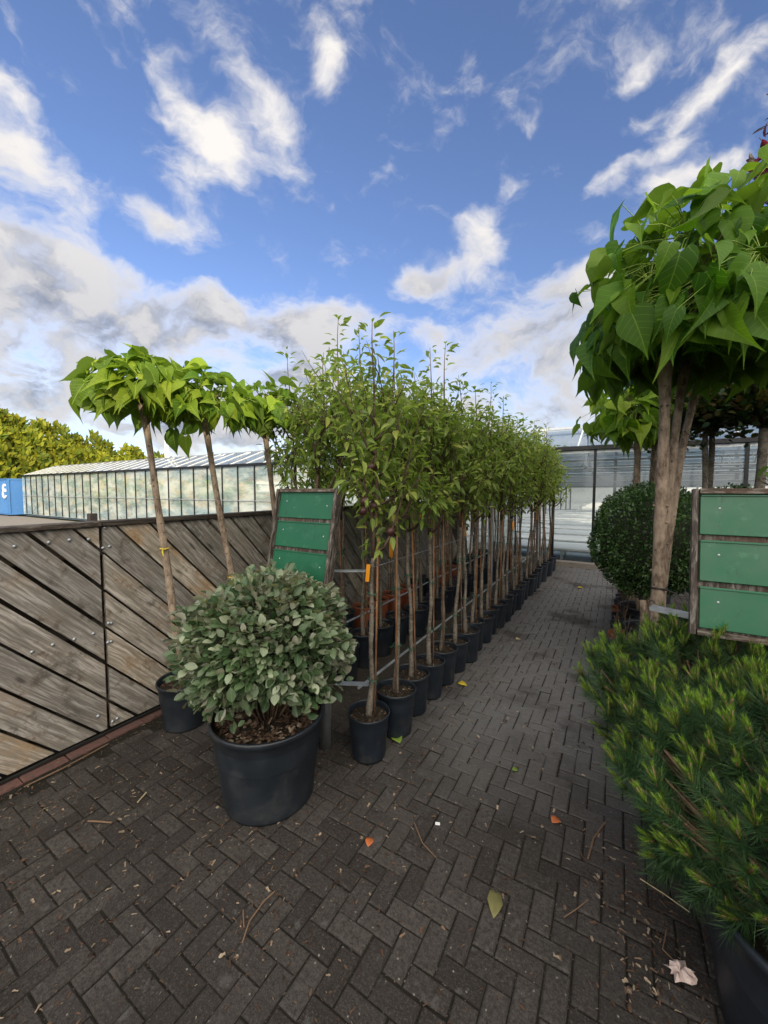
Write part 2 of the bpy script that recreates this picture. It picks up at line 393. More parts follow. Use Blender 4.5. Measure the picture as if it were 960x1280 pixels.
M['leaf_elae'] = leaf_mat('silvery_evergreen_leaf', [(0.022,0.06,0.02),(0.052,0.105,0.04),(0.11,0.165,0.085),(0.30,0.35,0.24)], 0.15, 0.36, under=(0.34,0.34,0.27), vein=0.15, spec=0.5, big=4)
M['leaf_box'] = leaf_mat('dark_glossy_leaf', [(0.014,0.045,0.012),(0.026,0.078,0.018),(0.05,0.118,0.03),(0.095,0.17,0.05)], 0.18, 0.33, spec=0.5, big=5)
M['leaf_dark'] = leaf_mat('dark_standard_leaf', [(0.012,0.03,0.008),(0.02,0.045,0.012),(0.035,0.06,0.014),(0.12,0.07,0.02)], 0.25, 0.5)
M['leaf_red'] = leaf_mat('dark_red_leaf', [(0.03,0.025,0.02),(0.05,0.03,0.025),(0.09,0.02,0.025),(0.18,0.03,0.04)], 0.35, 0.45, tcol=(1.4,0.7,0.8))
M['hedge'] = leaf_mat('conifer_hedge', [(0.05,0.09,0.008),(0.12,0.165,0.01),(0.19,0.22,0.012),(0.26,0.27,0.015)], 0.15, 0.7, big=0.4)
M['core'] = simple('inner_twigs_and_shade', (0.018, 0.024, 0.012), 0.95, bump=0.5)  # dark filling: inner twigs with the shade among them put into the colour
M['needle'] = leaf_mat('pine_needle', [(0.014,0.045,0.02),(0.024,0.07,0.026),(0.045,0.10,0.032),(0.08,0.145,0.04)], 0.2, 0.45, spec=0.4)
M['needle_new'] = leaf_mat('young_pine_needle', [(0.07,0.14,0.015),(0.12,0.21,0.022),(0.19,0.29,0.035),(0.29,0.38,0.06)], 0.3, 0.45, spec=0.4)
M['blue'] = simple('blue_painted_steel', (0.05, 0.17, 0.42), 0.5, 0.0, var=0.15, dirt=(0.10, 0.20, 0.34), dsc=3)
M['white'] = simple('white_paint', (0.75, 0.76, 0.76), 0.5, var=0.08, dirt=(0.55, 0.55, 0.53))
M['black_frame'] = simple('black_coated_aluminium', (0.012, 0.013, 0.016), 0.4, 0.3)
M['alu'] = simple('mill_aluminium', (0.50, 0.53, 0.56), 0.4, 0.6, dirt=(0.3, 0.32, 0.34))
M['greyfloor'] = simple('greenhouse_floor', (0.16, 0.21, 0.25), 0.6, var=0.2, nscale=2, dirt=(0.18, 0.22, 0.24), dsc=1.5)
M['bench'] = simple('pale_bench_top', (0.72, 0.74, 0.73), 0.5, var=0.12, dirt=(0.45, 0.48, 0.48), dsc=2)
M['pipe_steel'] = simple('dull_steel_pipe', (0.16, 0.18, 0.20), 0.5, 0.4)
M['concrete'] = simple('concrete_kerb', (0.21, 0.19, 0.17), 0.9, nscale=30, bump=0.5, dirt=(0.11, 0.1, 0.09))
M['cladding'] = simple('blocker_cladding', (0.38, 0.38, 0.36), 0.7)
M['paper'] = simple('crumpled_paper', (0.62, 0.5, 0.46), 0.8, nscale=25, var=0.4, dirt=(0.3, 0.16, 0.14), dsc=30)
M['leaf_orange'] = simple('dead_orange_leaf', (0.42, 0.12, 0.035), 0.6, nscale=40)
M['leaf_brown'] = simple('dead_brown_leaf', (0.22, 0.11, 0.05), 0.7, nscale=40)
M['leaf_lime'] = simple('fallen_green_leaf', (0.16, 0.25, 0.03), 0.6, nscale=30)
M['leaf_olive'] = simple('wilted_olive_leaf', (0.15, 0.14, 0.05), 0.7, nscale=30)
M['twig'] = simple('dry_twig', (0.16, 0.10, 0.06), 0.8)
M['pale_twig'] = simple('pale_dry_stem', (0.45, 0.38, 0.24), 0.8)

def green_paint():
    m, t = mat('green_sign_paint'); co = t.new('ShaderNodeTexCoord').outputs['Object']
    n = t.noise(co, 9, 4, 0.6); c = t.mix(n, (0.006, 0.090, 0.040), (0.011, 0.125, 0.058))
    st = t.new('ShaderNodeMapping'); t.l.new(co, st.inputs[0]); st.inputs['Scale'].default_value = (70, 70, 22)
    d = t.noise(st.outputs[0], 1.0, 6, 0.75, 0.5); dm = t.math('MULTIPLY', t.rng(d, 0.56, 0.66, 0, 0.8), t.rng(t.noise(co, 8, 3), 0.42, 0.62))
    c = t.mix(dm, c, (0.02, 0.03, 0.02)); c = t.mix(t.rng(t.noise(co, 16, 5, 0.7), 0.55, 0.75, 0, 0.35), c, (0.10, 0.26, 0.17))
    b = principled(t, c, t.rng(n, 0.3, 0.7, 0.32, 0.5), bump=d, bstr=0.15, bdist=0.001); out(t, b.outputs[0]); return m
M['green'] = green_paint()

def paving_mat():
    m, t = mat('old_concrete_pavers'); g = t.new('ShaderNodeNewGeometry'); ri = g.outputs['Random Per Island']
    co = t.new('ShaderNodeTexCoord').outputs['Object']
    n = t.noise(co, 55, 6, 0.7); big = t.noise(co, 1.3, 5, 0.6); fine = t.noise(co, 260, 3, 0.7)
    c = t.mix(ri, (0.030, 0.025, 0.022), (0.078, 0.069, 0.063))
    c = t.mix(t.rng(n, 0.35, 0.7, 0, 0.7), c, (0.024, 0.021, 0.019))
    c = t.mix(t.rng(fine, 0.56, 0.70, 0, 0.55), c, (0.14, 0.132, 0.125))
    sx = t.new('ShaderNodeSeparateXYZ', ins={0: co})
    k = t.math('ADD', t.rng(sx.outputs[1], 1.2, 3.4), t.math('MULTIPLY', t.math('SUBTRACT', big, 0.5), 1.6))   # mid-aisle painted paler, its open skylight put into the colour
    k = t.math('MULTIPLY', t.rng(k, 0.0, 0.8), t.rng(t.math('ABSOLUTE', t.math('ADD', sx.outputs[0], 0.45)), 1.3, 0.2))
    c = t.mix(t.math('MULTIPLY', k, 0.8), c, t.mix(n, (0.09, 0.09, 0.092), (0.24, 0.24, 0.245)))
    dirt = t.rng(big, 0.5, 0.66, 0, 0.7); c = t.mix(dirt, c, (0.022, 0.018, 0.015))
    sp_ = t.new('ShaderNodeTexVoronoi', ins={'Vector': co, 'Scale': 34.0}); s1 = t.rng(sp_.outputs['Distance'], 0.06, 0.14, 1, 0)
    sc_ = t.new('ShaderNodeSeparateColor', ins={0: sp_.outputs['Color']}); s1 = t.math('MULTIPLY', s1, t.math('GREATER_THAN', sc_.outputs[0], 0.7))
    c = t.mix(t.math('MULTIPLY', s1, 0.85), c, (0.30, 0.285, 0.26))
    grit = t.noise(co, 120, 4, 0.8); c = t.mix(t.rng(grit, 0.54, 0.64, 0, 0.5), c, (0.105, 0.098, 0.09)); c = t.mix(t.rng(grit, 0.46, 0.36, 0, 0.6), c, (0.014, 0.012, 0.011))
    blot = t.noise(co, 14, 5, 0.7); c = t.mix(t.rng(blot, 0.58, 0.68, 0, 0.55), c, (0.11, 0.106, 0.10))
    h = t.math('ADD', t.math('MULTIPLY', n, 1.0), t.math('MULTIPLY', fine, 0.5))
    b = principled(t, c, t.rng(n, 0.3, 0.7, 0.75, 0.95), bump=h, bstr=1.0, bdist=0.007, spec=0.25); out(t, b.outputs[0]); return m
M['paver'] = paving_mat()
def redbrick():
    m, t = mat('red_edging_brick'); g = t.new('ShaderNodeNewGeometry'); ri = g.outputs['Random Per Island']; co = t.new('ShaderNodeTexCoord').outputs['Object']
    n = t.noise(co, 40, 6, 0.7); c = t.mix(ri, (0.10, 0.05, 0.042), (0.17, 0.075, 0.062)); c = t.mix(t.rng(n, 0.4, 0.65, 0, .7), c, (0.06, 0.05, 0.042))
    b = principled(t, c, 0.9, bump=n, bstr=0.6, bdist=0.004); out(t, b.outputs[0]); return m
M['redbrick'] = redbrick()
def soil_mat(name, a, b_, chip):
    m, t = mat(name); co = t.new('ShaderNodeTexCoord').outputs['Object']; n = t.noise(co, 60, 6, 0.75); n2 = t.noise(co, 7, 4)
    c = t.mix(n, a, b_); c = t.mix(t.rng(t.noise(co, 110, 2, 0.5), 0.64, 0.7, 0, 0.8), c, chip); c = t.mix(t.rng(n2, .5, .7, 0, .5), c, a)
    b = principled(t, c, 0.95, bump=n, bstr=1.0, bdist=0.012, spec=0.15); out(t, b.outputs[0]); return m
M['soil'] = soil_mat('potting_soil', (0.014, 0.010, 0.008), (0.05, 0.04, 0.03), (0.20, 0.17, 0.13))
M['joint'] = soil_mat('joint_sand_and_dirt', (0.010, 0.009, 0.007), (0.036, 0.032, 0.026), (0.16, 0.14, 0.12))
M['litter'] = soil_mat('gritty_bed', (0.025, 0.021, 0.018), (0.085, 0.074, 0.062), (0.24, 0.22, 0.19))
M['land'] = soil_mat('rough_ground', (0.05, 0.055, 0.03), (0.09, 0.095, 0.05), (0.12, 0.12, 0.07))
M['chip'] = leaf_mat('bark_chips', [(0.03,0.018,0.012),(0.07,0.04,0.025),(0.12,0.075,0.045),(0.30,0.25,0.18)], 0.0, 0.85)

def glass_mat(name, milk, mcol, mcol2, rough=0.05, warm=None):
    """panes: see-through, mirror-like at a slant, and clouded by a milky tint"""
    m, t = mat(name); co = t.new('ShaderNodeTexCoord').outputs['Object']
    mp = t.new('ShaderNodeMapping'); t.l.new(co, mp.inputs[0]); mp.inputs['Scale'].default_value = (0.5, 1, 1.3)
    n = t.noise(mp.outputs[0], 1.6, 8, 0.65, 0.3); c = t.mix(t.rng(n, 0.38, 0.62), mcol, mcol2)
    if warm:
        n3 = t.noise(mp.outputs[0], 2.6, 7, 0.72, 0.4); c = t.mix(t.rng(n3, 0.5, 0.6, 0, 0.75), c, warm)  # yellowish patches paint reflections and sunlit glow into the pane colour
    di = t.new('ShaderNodeBsdfDiffuse', ins={'Color': c}); tr = t.new('ShaderNodeBsdfTransparent', ins={'Color': (0.95, 0.99, 1.0, 1)})
    gl = t.new('ShaderNodeBsdfGlossy', ins={'Color': (0.9, 0.95, 1, 1), 'Roughness': rough}); fr = t.new('ShaderNodeFresnel', ins={'IOR': 1.5})
    a = t.new('ShaderNodeMixShader', ins={0: t.math('MULTIPLY', t.rng(n, 0.3, 0.7, 0.6, 1.3), milk, clamp=True), 1: tr.outputs[0], 2: di.outputs[0]})
    b = t.new('ShaderNodeMixShader', ins={0: t.math('MULTIPLY', fr.outputs[0], 0.8, clamp=True), 1: a.outputs[0], 2: gl.outputs[0]}); out(t, b.outputs[0]); return m
M['glass_clear'] = glass_mat('greenhouse_glass', 0.05, (0.45, 0.62, 0.68), (0.7, 0.78, 0.8))
M['glass_milky'] = glass_mat('whitened_greenhouse_glass', 0.6, (0.34, 0.48, 0.49), (0.55, 0.60, 0.56), warm=(0.58, 0.53, 0.42))
M['glass_roof'] = glass_mat('roof_glass', 0.05, (0.50, 0.58, 0.66), (0.66, 0.72, 0.78), 0.08)

# ================================================================== SETTING
def plane_obj(name, x0, y0, x1, y1, z, m):
    b = MB(); b.add([(x0,y0,z),(x1,y0,z),(x1,y1,z),(x0,y1,z)], [(0,1,2,3)], [(x0,y0),(x1,y0),(x1,y1),(x0,y1)]); return b.build(name, m)
tag(plane_obj('ground', -250, -250, 250, 250, -0.06, M['land']), kind='structure')
tag(plane_obj('joint_sand', -2.95, -3, 7.5, 8.72, -0.0065, M['joint']), kind='structure')

tag(plane_obj('concrete_yard', -45, -2, -3.0, 8.72, -0.04, M['concrete']), kind='structure')
# herringbone pavers, every block real and a little out of level
def paver(b, cx, cyy, lx, ly, zt=0.0):
    g = 0.0024; hx, hy = lx/2 - g, ly/2 - g; bv = 0.005
    a = rng.normal(0, 0.012, 2); dz = rng.normal(0, 0.0016); rz = rng.normal(0, 0.008); j = rng.normal(0, 0.0012, 2)
    cc, ss = math.cos(rz), math.sin(rz); vs = []
    for (h, k, zz) in ((0, 1, -0.03), (0, 1, -bv), (bv, 1, 0)):
        for sx, sy in ((-1,-1),(1,-1),(1,1),(-1,1)):
            x = sx*(hx-h); y = sy*(hy-h); z = zt + dz + a[0]*x + a[1]*y + zz
            vs.append((cx + j[0] + x*cc - y*ss, cyy + j[1] + x*ss + y*cc, z))
    F = [(8,9,10,11)] + [(i, (i+1)%4, 4+(i+1)%4, 4+i) for i in range(4)] + [(4+i, 4+(i+1)%4, 8+(i+1)%4, 8+i) for i in range(4)]
    b.add(vs, F)
b = MB(); s = 0.078
X0, X1, Y0, Y1 = -2.72, 2.6, -1.2, 8.72
for i in range(-60, 60):
    for j in range(-60, 165):
        # cells (i,j); horizontals start where (i-j)%4==0, verticals where (i-j)%4==2 (cover (i,j),(i,j+1))
        r_ = (i - j) % 4
        if r_ == 0: cx, cyy, lx, ly = (i+1)*s, (j+.5)*s, 2*s, s
        elif r_ == 3: cx, cyy, lx, ly = (i+.5)*s, (j+1)*s + 0, s, 2*s
        else: continue
        if X0 < cx - lx/2 and cx + lx/2 < X1 and Y0 < cyy and cyy < Y1: paver(b, cx, cyy, lx, ly)
tag(b.build('paving', M['paver']), kind='structure')
b = MB()
for k in range(int(9.9 / 0.212)):
    paver(b, -2.777, Y0 + 0.106 + k * 0.212, 0.105, 0.212, 0.002)
tag(b.build('brick_edging', M['redbrick']), kind='structure')
# gritty strip under the tree rows
def lumpy(name, x0, y0, x1, y1, z, amp, step, m):
    nx = int((x1-x0)/step); ny = int((y1-y0)/step)
    xs = np.linspace(x0, x1, nx+1); ys = np.linspace(y0, y1, ny+1); X, Y = np.meshgrid(xs, ys)
    Z = z + rng.random(X.shape) * amp; edge = np.minimum.reduce([X-x0, x1-X, Y-y0, y1-Y]); Z = np.where(edge < step*1.5, z - 0.008, Z)
    X = X + np.where(edge < step*2.5, rng.normal(0, step*0.7, X.shape), 0); V = np.stack([X, Y, Z], -1).reshape(-1, 3)
    i = (np.arange(ny)[:, None] * (nx+1) + np.arange(nx)[None]).ravel(); F = np.stack([i, i+1, i+nx+2, i+nx+1], 1)
    o = build_np(name, V, [F], m); tag(o, kind='structure'); return o
lumpy('planting_strip', -2.72, 2.1, -1.22, 8.6, 0.003, 0.012, 0.04, M['litter'])
b = MB(); b.box((0, 8.78, 0.06), (0, 0, 0)) if False else None
# kerb in front of the glasshouse
k_ = MB(); k_.box((-0.9, 8.80, 0.045), (7.6, 0.16, 0.13), bev=0.01); tag(k_.build('kerb', M['concrete']), kind='structure')

# ------------------------------------------------------------------ timber fence
FX = -2.85; FT = 1.40
fence = thing('timber_fence', (FX, -0.7, 0), 'weathered grey timber fence of wide diagonal boards down the left of the yard', 'fence')
def clip(poly, f):
    o = []
    for i in range(len(poly)):
        a, c = poly[i], poly[(i+1) % len(poly)]; fa, fc = f(a), f(c)
        if fa >= 0: o.append(a)
        if (fa >= 0) != (fc >= 0):
            t = fa / (fa - fc); o.append((a[0] + (c[0]-a[0])*t, a[1] + (c[1]-a[1])*t))
    return o
def fence_panel(y0, y1):
    b = MB(); pitch = 0.166; wd = 0.149; A = math.radians(48); du = (math.cos(A), -math.sin(A)); dn = (math.sin(A), math.cos(A))
    z0, z1 = 0.03, FT - 0.035
    base = (1.169, 1.193 + 0.012)      # a gap passes through this (y, z)
    for k in range(-14, 26):
        ctr = pitch * (k + 0.5); w2 = wd/2 + random.uniform(-.004, .004)
        poly = [(base[0] + dn[0]*(ctr+sg) + du[0]*t, base[1] + dn[1]*(ctr+sg) + du[1]*t) for t, sg in ((-5,-w2),(5,-w2),(5,w2),(-5,w2))]
        for f in (lambda p: p[0]-y0-.012, lambda p: y1-.012-p[0], lambda p: p[1]-z0, lambda p: z1-p[1]):
            poly = clip(poly, f)
            if not poly: break
        if len(poly) < 3: continue
        off = random.uniform(-.004, .004); th = 0.028
        n = len(poly); vs = [(th + off, p[0] - 0, p[1]) for p in poly] + [(off, p[0], p[1]) for p in poly]
        uv = [((p[0]*du[0] + p[1]*du[1]), (p[0]*dn[0] + p[1]*dn[1])) for p in poly]; uv = uv + [(a, c + .03) for a, c in uv]
        area = sum(poly[i][0]*poly[(i+1)%n][1] - poly[(i+1)%n][0]*poly[i][1] for i in range(n))
        fr = tuple(range(n)); F = [fr if area > 0 else fr[::-1]] + [(i, n+i, n+(i+1)%n, (i+1)%n) for i in range(n)]
        b.add([(v[0], v[1]+.7, v[2]) for v in vs], F, uv)
    b.build('panel', M['fence'], fence)
    r = MB()
    for zz in (0.2, 0.72, 1.22): r.box((-0.03, (y0+y1)/2 + .7, zz), (0.045, y1-y0, 0.09))
    r.box((-0.075, (y0+y1)/2 + .7, FT/2 - .01), (0.02, y1-y0-.01, FT-0.04)); r.build('backing_rail', M['fence_dark'], fence)
    c = MB(); L = y1 - y0 - .006
    c.add([(-.03,y0+.7,FT-.03),(.055,y0+.7,FT-.03),(.055,y1+.694,FT-.03),(-.03,y1+.694,FT-.03),(-.03,y0+.7,FT),(.055,y0+.7,FT-.004),(.055,y1+.694,FT-.004),(-.03,y1+.694,FT)],
          [(3,2,1,0),(4,5,6,7),(0,1,5,4),(1,2,6,5),(2,3,7,6),(3,0,4,7)], [(0,0),(0,.09),(L,.09),(L,0),(0,.2),(0,.12),(L,.12),(L,.2)])
    c.build('top_rail', M['signwood'] if y0 < 1 else M['fence_dark'], fence)
edges = [-0.66, 1.169, 2.99, 4.82, 6.65, 8.46]
for a_, c_ in zip(edges[:-1], edges[1:]): fence_panel(a_, c_)
for i, e in enumerate(edges):
    b = MB(); b.box((-0.085, e + .7, 0.72), (0.045, 0.045, 1.45), bev=.004); b.build('post', M['signwood'], fence)
bolts = [(18,683),(61,678),(87,675),(111,674),(131,660),(137,683),(129,685),(40,815),(66,806),(93,799),(117,792),(136,779),(139,779),(135,803),(139,802),(123,895),(141,902),(147,898)]
for bx, by in bolts:
    d = Rv * ((bx-480)/481) + Fv + Uv * ((640-by)/481); t = (FX + .03) / d.x
    b = MB(); b.lathe([(0.0001, .009), (.006, .008), (.010, .004), (.0115, 0)], 10)
    o = b.build('bolt', M['steel'], fence, True); o.location = (0.029, d.y*t + .7, 1.6 + d.z*t); o.rotation_euler = (0, R(90), 0)
# dirty felt strip at the foot
b = MB(); b.tube([(-2.80, y, 0.012 + random.uniform(0, .008)) for y in np.linspace(-.5, 8.4, 60)], .010, 5); tag(b.build('edging_cable', M['wire']), 'thin dark cable lying along the foot of the timber fence', 'cable')

# ------------------------------------------------------------------ greenhouse
GY = 8.86; GX0, GX1 = -31.3, 6.5; EZ = 2.42; RZ = 3.08; SP = 3.2
gh = thing('greenhouse', (0, GY, 0), 'long glazed greenhouse with black posts behind the fence and tree rows', 'greenhouse')
def gpart(name, m): 
    b = MB(); return b, (lambda: b.build(name, m, gh))
# facade posts (clear part) at the seen spacing
for x in (-1.13, -0.376, 1.90, 2.66, 3.42, 4.2):
    b = MB(); b.box((x, 0, 1.28), (0.05, 0.06, 2.30)); b.build('facade_post', M['black_frame'], gh)
b = MB(); b.box(((GX0+GX1)/2, -0.02, EZ + .02), (GX1-GX0, 0.12, 0.09), bev=.01); b.build('gutter', M['black_frame'], gh)
b = MB(); b.box(((-1.4+GX1)/2, 0.03, EZ - .055), (GX1+1.4, 0.05, 0.05)); b.build('gutter_flashing', M['alu'], gh)
bars = MB(); x = -1.9; xs = []
while x > GX0 + .1: bars = MB(); bars.box((x, 0, 1.27), (0.026, 0.04, 2.28)); bars.build('glazing_bar', M['black_frame'], gh); x -= 0.85
b = MB(); b.box(((GX0-1.9)/2, 0.004, 1.22), (-1.9-GX0, 0.03, 0.03)); b.box((-1.5+ (GX1+1.9)/2 -.4, .004, 1.15), (GX1+1.9, .02, .012)); b.build('transom', M['alu'], gh)
def quad(b, pts): b.add(pts, [(0,1,2,3)], [(0,0),(1,0),(1,1),(0,1)])
b = MB(); quad(b, [(GX0, .03, .1), (-1.9, .03, .1), (-1.9, .03, EZ), (GX0, .03, EZ)]); b.build('whitened_glass', M['glass_milky'], gh)
b = MB(); quad(b, [(-1.9, .03, .1), (GX1, .03, .1), (GX1, .03, EZ), (-1.9, .03, EZ)]); b.build('clear_glass', M['glass_clear'], gh)
b = MB(); b.add([(GX0, 0, .1), (GX0, SP, .1), (GX0, SP, EZ), (GX0, SP/2, RZ), (GX0, 0, EZ)], [(0,1,2,3,4)]); b.build('end_glass', M['glass_milky'], gh)
NS = 8
b = MB()
for k in range(NS):
    y = k*SP; quad(b, [(GX0, y, EZ+.03), (GX1, y, EZ+.03), (GX1, y+SP/2, RZ), (GX0, y+SP/2, RZ)]); quad(b, [(GX0, y+SP/2, RZ), (GX1, y+SP/2, RZ), (GX1, y+SP, EZ+.03), (GX0, y+SP, EZ+.03)])
b.build('roof_glass', M['glass_roof'], gh)
x = GX0
while x < GX1:
    b = MB(); b.tube([(x, 0, EZ+.045), (x, .5*SP, RZ+.015), (x, SP, EZ+.045)], .014, 4); b.build('roof_bar', M['white'], gh); x += 0.85
for k in range(NS):
    b = MB(); b.box(((GX0+GX1)/2, (k+.5)*SP, RZ+.02), (GX1-GX0, .05, .05)); b.build('ridge', M['alu'], gh)
# inner structure
b = MB()
for k in range(1, NS):
    b.box(((GX0+GX1)/2, k*SP, EZ-.02), (GX1-GX0, .10, .05))
b.build('valley_gutters', M['pipe_steel'], gh)
for k in range(1, NS+1):
    x = -0.03 - 3.1*5
    while x < GX1:
        b = MB(); b.box((x, k*SP, EZ/2), (.07, .07, EZ-.06)); b.build('inner_post', M['pipe_steel'], gh); x += 3.1
for x in np.arange(-13, GX1, 3.1):
    b = MB()
    for k in range(NS):
        b.tube([(x, k*SP, EZ-.32), (x, (k+1)*SP, EZ-.32)], .02, 4)
        for q in np.linspace(0, 1, 7)[:-1]:
            z1_ = EZ + (RZ-EZ)*(1-abs(2*(q+.083)-1)); b.tube([(x, (k+q)*SP, EZ-.32), (x, (k+q+.083)*SP, EZ-.02)], .009, 4)
        b.tube([(x, (k+.3)*SP, EZ-.3), (x, (k+.5)*SP, RZ)], .012, 4); b.tube([(x, (k+.7)*SP, EZ-.3), (x, (k+.5)*SP, RZ)], .012, 4)
    b.build('truss', M['pipe_steel'], gh)
b = MB()
for y in np.arange(1.0, SP*NS, 1.6):
    for zz in (2.08, 1.78): b.tube([(-13, y, zz), (GX1, y, zz)], .022 if zz > 2 else .012, 5)
b.build('heating_pipes', M['pipe_steel'], gh)
b = MB(); b.add([(GX0, .06, .01), (GX1, .06, .01), (GX1, SP*NS, .01), (GX0, SP*NS, .01)], [(0,1,2,3)]); b.build('floor', M['greyfloor'], gh)
b = MB(); quad(b, [(GX0, SP*NS, 0), (GX1, SP*NS, 0), (GX1, SP*NS, EZ), (GX0, SP*NS, EZ)]); b.build('back_wall', M['white'], gh)
# ridge triangle braces seen above the gutter
for x in np.arange(-14.0, GX1, 1.55):
    b = MB(); b.tube([(x-.22, SP*.22, EZ+.26), (x, SP/2, RZ)], .018, 5); b.tube([(x+.22, SP*.22, EZ+.26), (x, SP/2, RZ)], .018, 5); b.build('ridge_brace', M['white'], gh)
gh_groups = 'low pale growing benches on the greenhouse floor'
first = None
for k in range(11):
    y = GY + 0.85 + k * 1.62
    if first is None:
        t = thing('growing_bench', (-3.2, y, 0), 'low pale growing bench on the greenhouse floor', 'bench', gh_groups)
        b = MB(); b.box((0, 0, .30), (9.5, 1.15, .05), bev=.008); b.build('bench_top', M['bench'], t)
        b = MB(); b.box((0, 0, .255), (9.4, .85, .03)); b.build('bench_frame', M['alu'], t)
        for sx in (-4.4, -2.2, 0, 2.2, 4.4):
            for sy_ in (-.38, .38):
                l = MB(); l.box((sx, sy_, .125), (.05, .05, .23)); l.build('leg', M['alu'], t)
        first = t
    else: t = copy_tree(first); t.location = (-3.2, y, 0)
t['label'] = 'low pale growing bench on the greenhouse floor'

# chimney flues, blue container, far hedge, unseen block added beyond the right edge to shade the yard
for k, (fx, fz) in enumerate(((-19.35, 4.25), (-18.95, 4.2))):
    f = thing('flue_pipe', (fx, 9.9 - .35*k + 1.2, 0), ('left' if k == 0 else 'right') + ' one of two slim pale pipes standing up above the greenhouse roof', 'pipe', 'pale flue pipes above the greenhouse')
    b = MB(); b.tube([(0,0,0), (0,0,fz)], .05, 8); b.build('pipe', M['bench'], f); b = MB(); b.lathe([(.05, fz), (.07, fz+.01), (.07, fz+.05), (.0001, fz+.08)], 10); b.build('cap', M['alu'], f)
ct = thing('blue_container', (-34.6, 8.4, 0), 'blue corrugated steel container with a white emblem left of the greenhouse', 'container')
b = MB(); n = 40; vs = []
for i in range(n+1):
    x = -1.25 + i * 3.75 / n; d = 0.0 if (i % 4) < 2 else 0.05; vs += [(x, d - .0, .1), (x, d, 2.22)]
b.add(vs, [(2*i, 2*i+2, 2*i+3, 2*i+1) for i in range(n)]); b.box((.625, 1.3, 1.16), (3.7, 2.4, 2.1)); b.build('container_body', M['blue'], ct)
b = MB()
for zz in (.08, 2.25): b.box((.625, 1.25, zz), (3.8, 2.55, .08))
for xx in (-1.25, 2.5): b.box((xx, .02, 1.16), (.1, .1, 2.1))
b.build('corner_frame', M['blue'], ct)
b = MB(); 
for cz, r1 in ((1.72, .2), (1.34, .26)):
    pts = [(2.0 + r1*math.cos(a), -.035, cz + r1*math.sin(a)) for a in np.linspace(.5, 5.8, 18)]; b.tube(pts, .05, 5)
b.build('emblem', M['white'], ct)

def hedge():
    n = 26000; u = rng.random(n); X = -38 + rng.normal(0, .5, n); Y = 2 + 30*u
    H = 7.2 - 2.9*np.clip((Y-9)/13, -.4, 1.2) + 0.35*np.sin(Y*2.1) + 0.25*np.sin(Y*5.3+1)
    Z = H * rng.random(n)**0.85; prof = np.clip(1.35*(1-(Z/H)**3), .05, None)
    lob = 0.35*np.sin(Y*2.9) + 0.3*np.sin(Y*6.1 + Z*1.3) + .25*np.sin(Z*4.2+Y)
    X = -38.5 + prof + lob*0.8 + rng.normal(0, .18, n)
    pos = np.stack([X, Y, Z], 1); dirs = unit(np.stack([rng.normal(.5, .4, n), rng.normal(0, .5, n), rng.normal(.8, .4, n)], 1)); nor = unit(np.stack([np.ones(n), rng.normal(0, .6, n), rng.normal(.3, .5, n)], 1))
    t = thing('conifer_hedge', (-38.5, 12, 0), 'tall sunlit yellow green conifer hedge beyond the greenhouse roof', 'hedge')
    pos = pos - np.array([-38.5, 12, 0])
    tm = leaf_template([(0,0),(.25,.16),(.6,.2),(1,0)], .2, .1)
    leaves('foliage', tm, pos, dirs, nor, rng.uniform(.3, .62, n), M['hedge'], t)
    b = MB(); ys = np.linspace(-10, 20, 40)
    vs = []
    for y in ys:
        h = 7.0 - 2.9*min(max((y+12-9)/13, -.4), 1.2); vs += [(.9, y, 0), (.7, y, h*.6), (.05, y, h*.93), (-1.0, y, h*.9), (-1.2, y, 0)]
    b.add(vs, [(5*i+k, 5*i+5+k, 5*i+6+k, 5*i+1+k) for i in range(len(ys)-1) for k in range(4)]); b.build('branches_and_shade', M['core'], t)
hedge()
sh = thing('sun_blocker', (9.5, -2, 0), 'plain pale clad block added out of view to the right to shade the yard', 'sun blocker')
b = MB(); b.box((2.5, -2, 2.75), (5, 23, 5.5)); b.build('blocker_wall', M['cladding'], sh)
b = MB(); b.box((2.5, -2, 5.6), (5.4, 23.4, .16)); b.build('roof', M['alu'], sh)
b = MB(); b.box((-.04, 2, 1.1), (.06, 1.8, 2.2)); b.build('blocker_door', M['black_frame'], sh)

# ================================================================== POTS
def pot_mesh(b, r, h, th=.006, rib=True):
    rb = r * .80
    prof = [(.001, .004), (rb-.01, .004), (rb, .0), (rb*1.01, .012)]
    prof += [(rb + (r*.965-rb)*((i)/6), .012 + (h*.88-.012)*i/6) for i in range(1, 7)]
    prof += [(r*.97, h*.885), (r*.985, h*.90), (r*1.0, h*.93), (r*1.03, h*.945), (r*1.035, h*.985), (r*1.02, h), (r*.985, h), (r*.965, h*.96), (r*.95, h*.8), (r*.93, h*.6)]
    b.lathe(prof, 36)
def soil_mesh(b, r, z, amp=.012, c=(0,0)):
    rings = 6; seg = 20; vs = [(c[0], c[1], z + amp)]
    for i in range(1, rings+1):
        for k in range(seg):
            a = 2*math.pi*k/seg; rr = r*i/rings; vs.append((c[0]+rr*math.cos(a), c[1]+rr*math.sin(a), z + random.uniform(-amp, amp)*(1 if i < rings else .3) + amp*(1-i/rings)))
    F = [(0, 1+k, 1+(k+1)%seg) for k in range(seg)]
    for i in range(rings-1):
        for k in range(seg): F.append((1+i*seg+k, 1+(i+1)*seg+k, 1+(i+1)*seg+(k+1)%seg, 1+i*seg+(k+1)%seg))
    b.add(vs, F)
chip_t = leaf_template([(0,.12),(.3,.3),(.7,.17),(1,.22)], .5, .2)
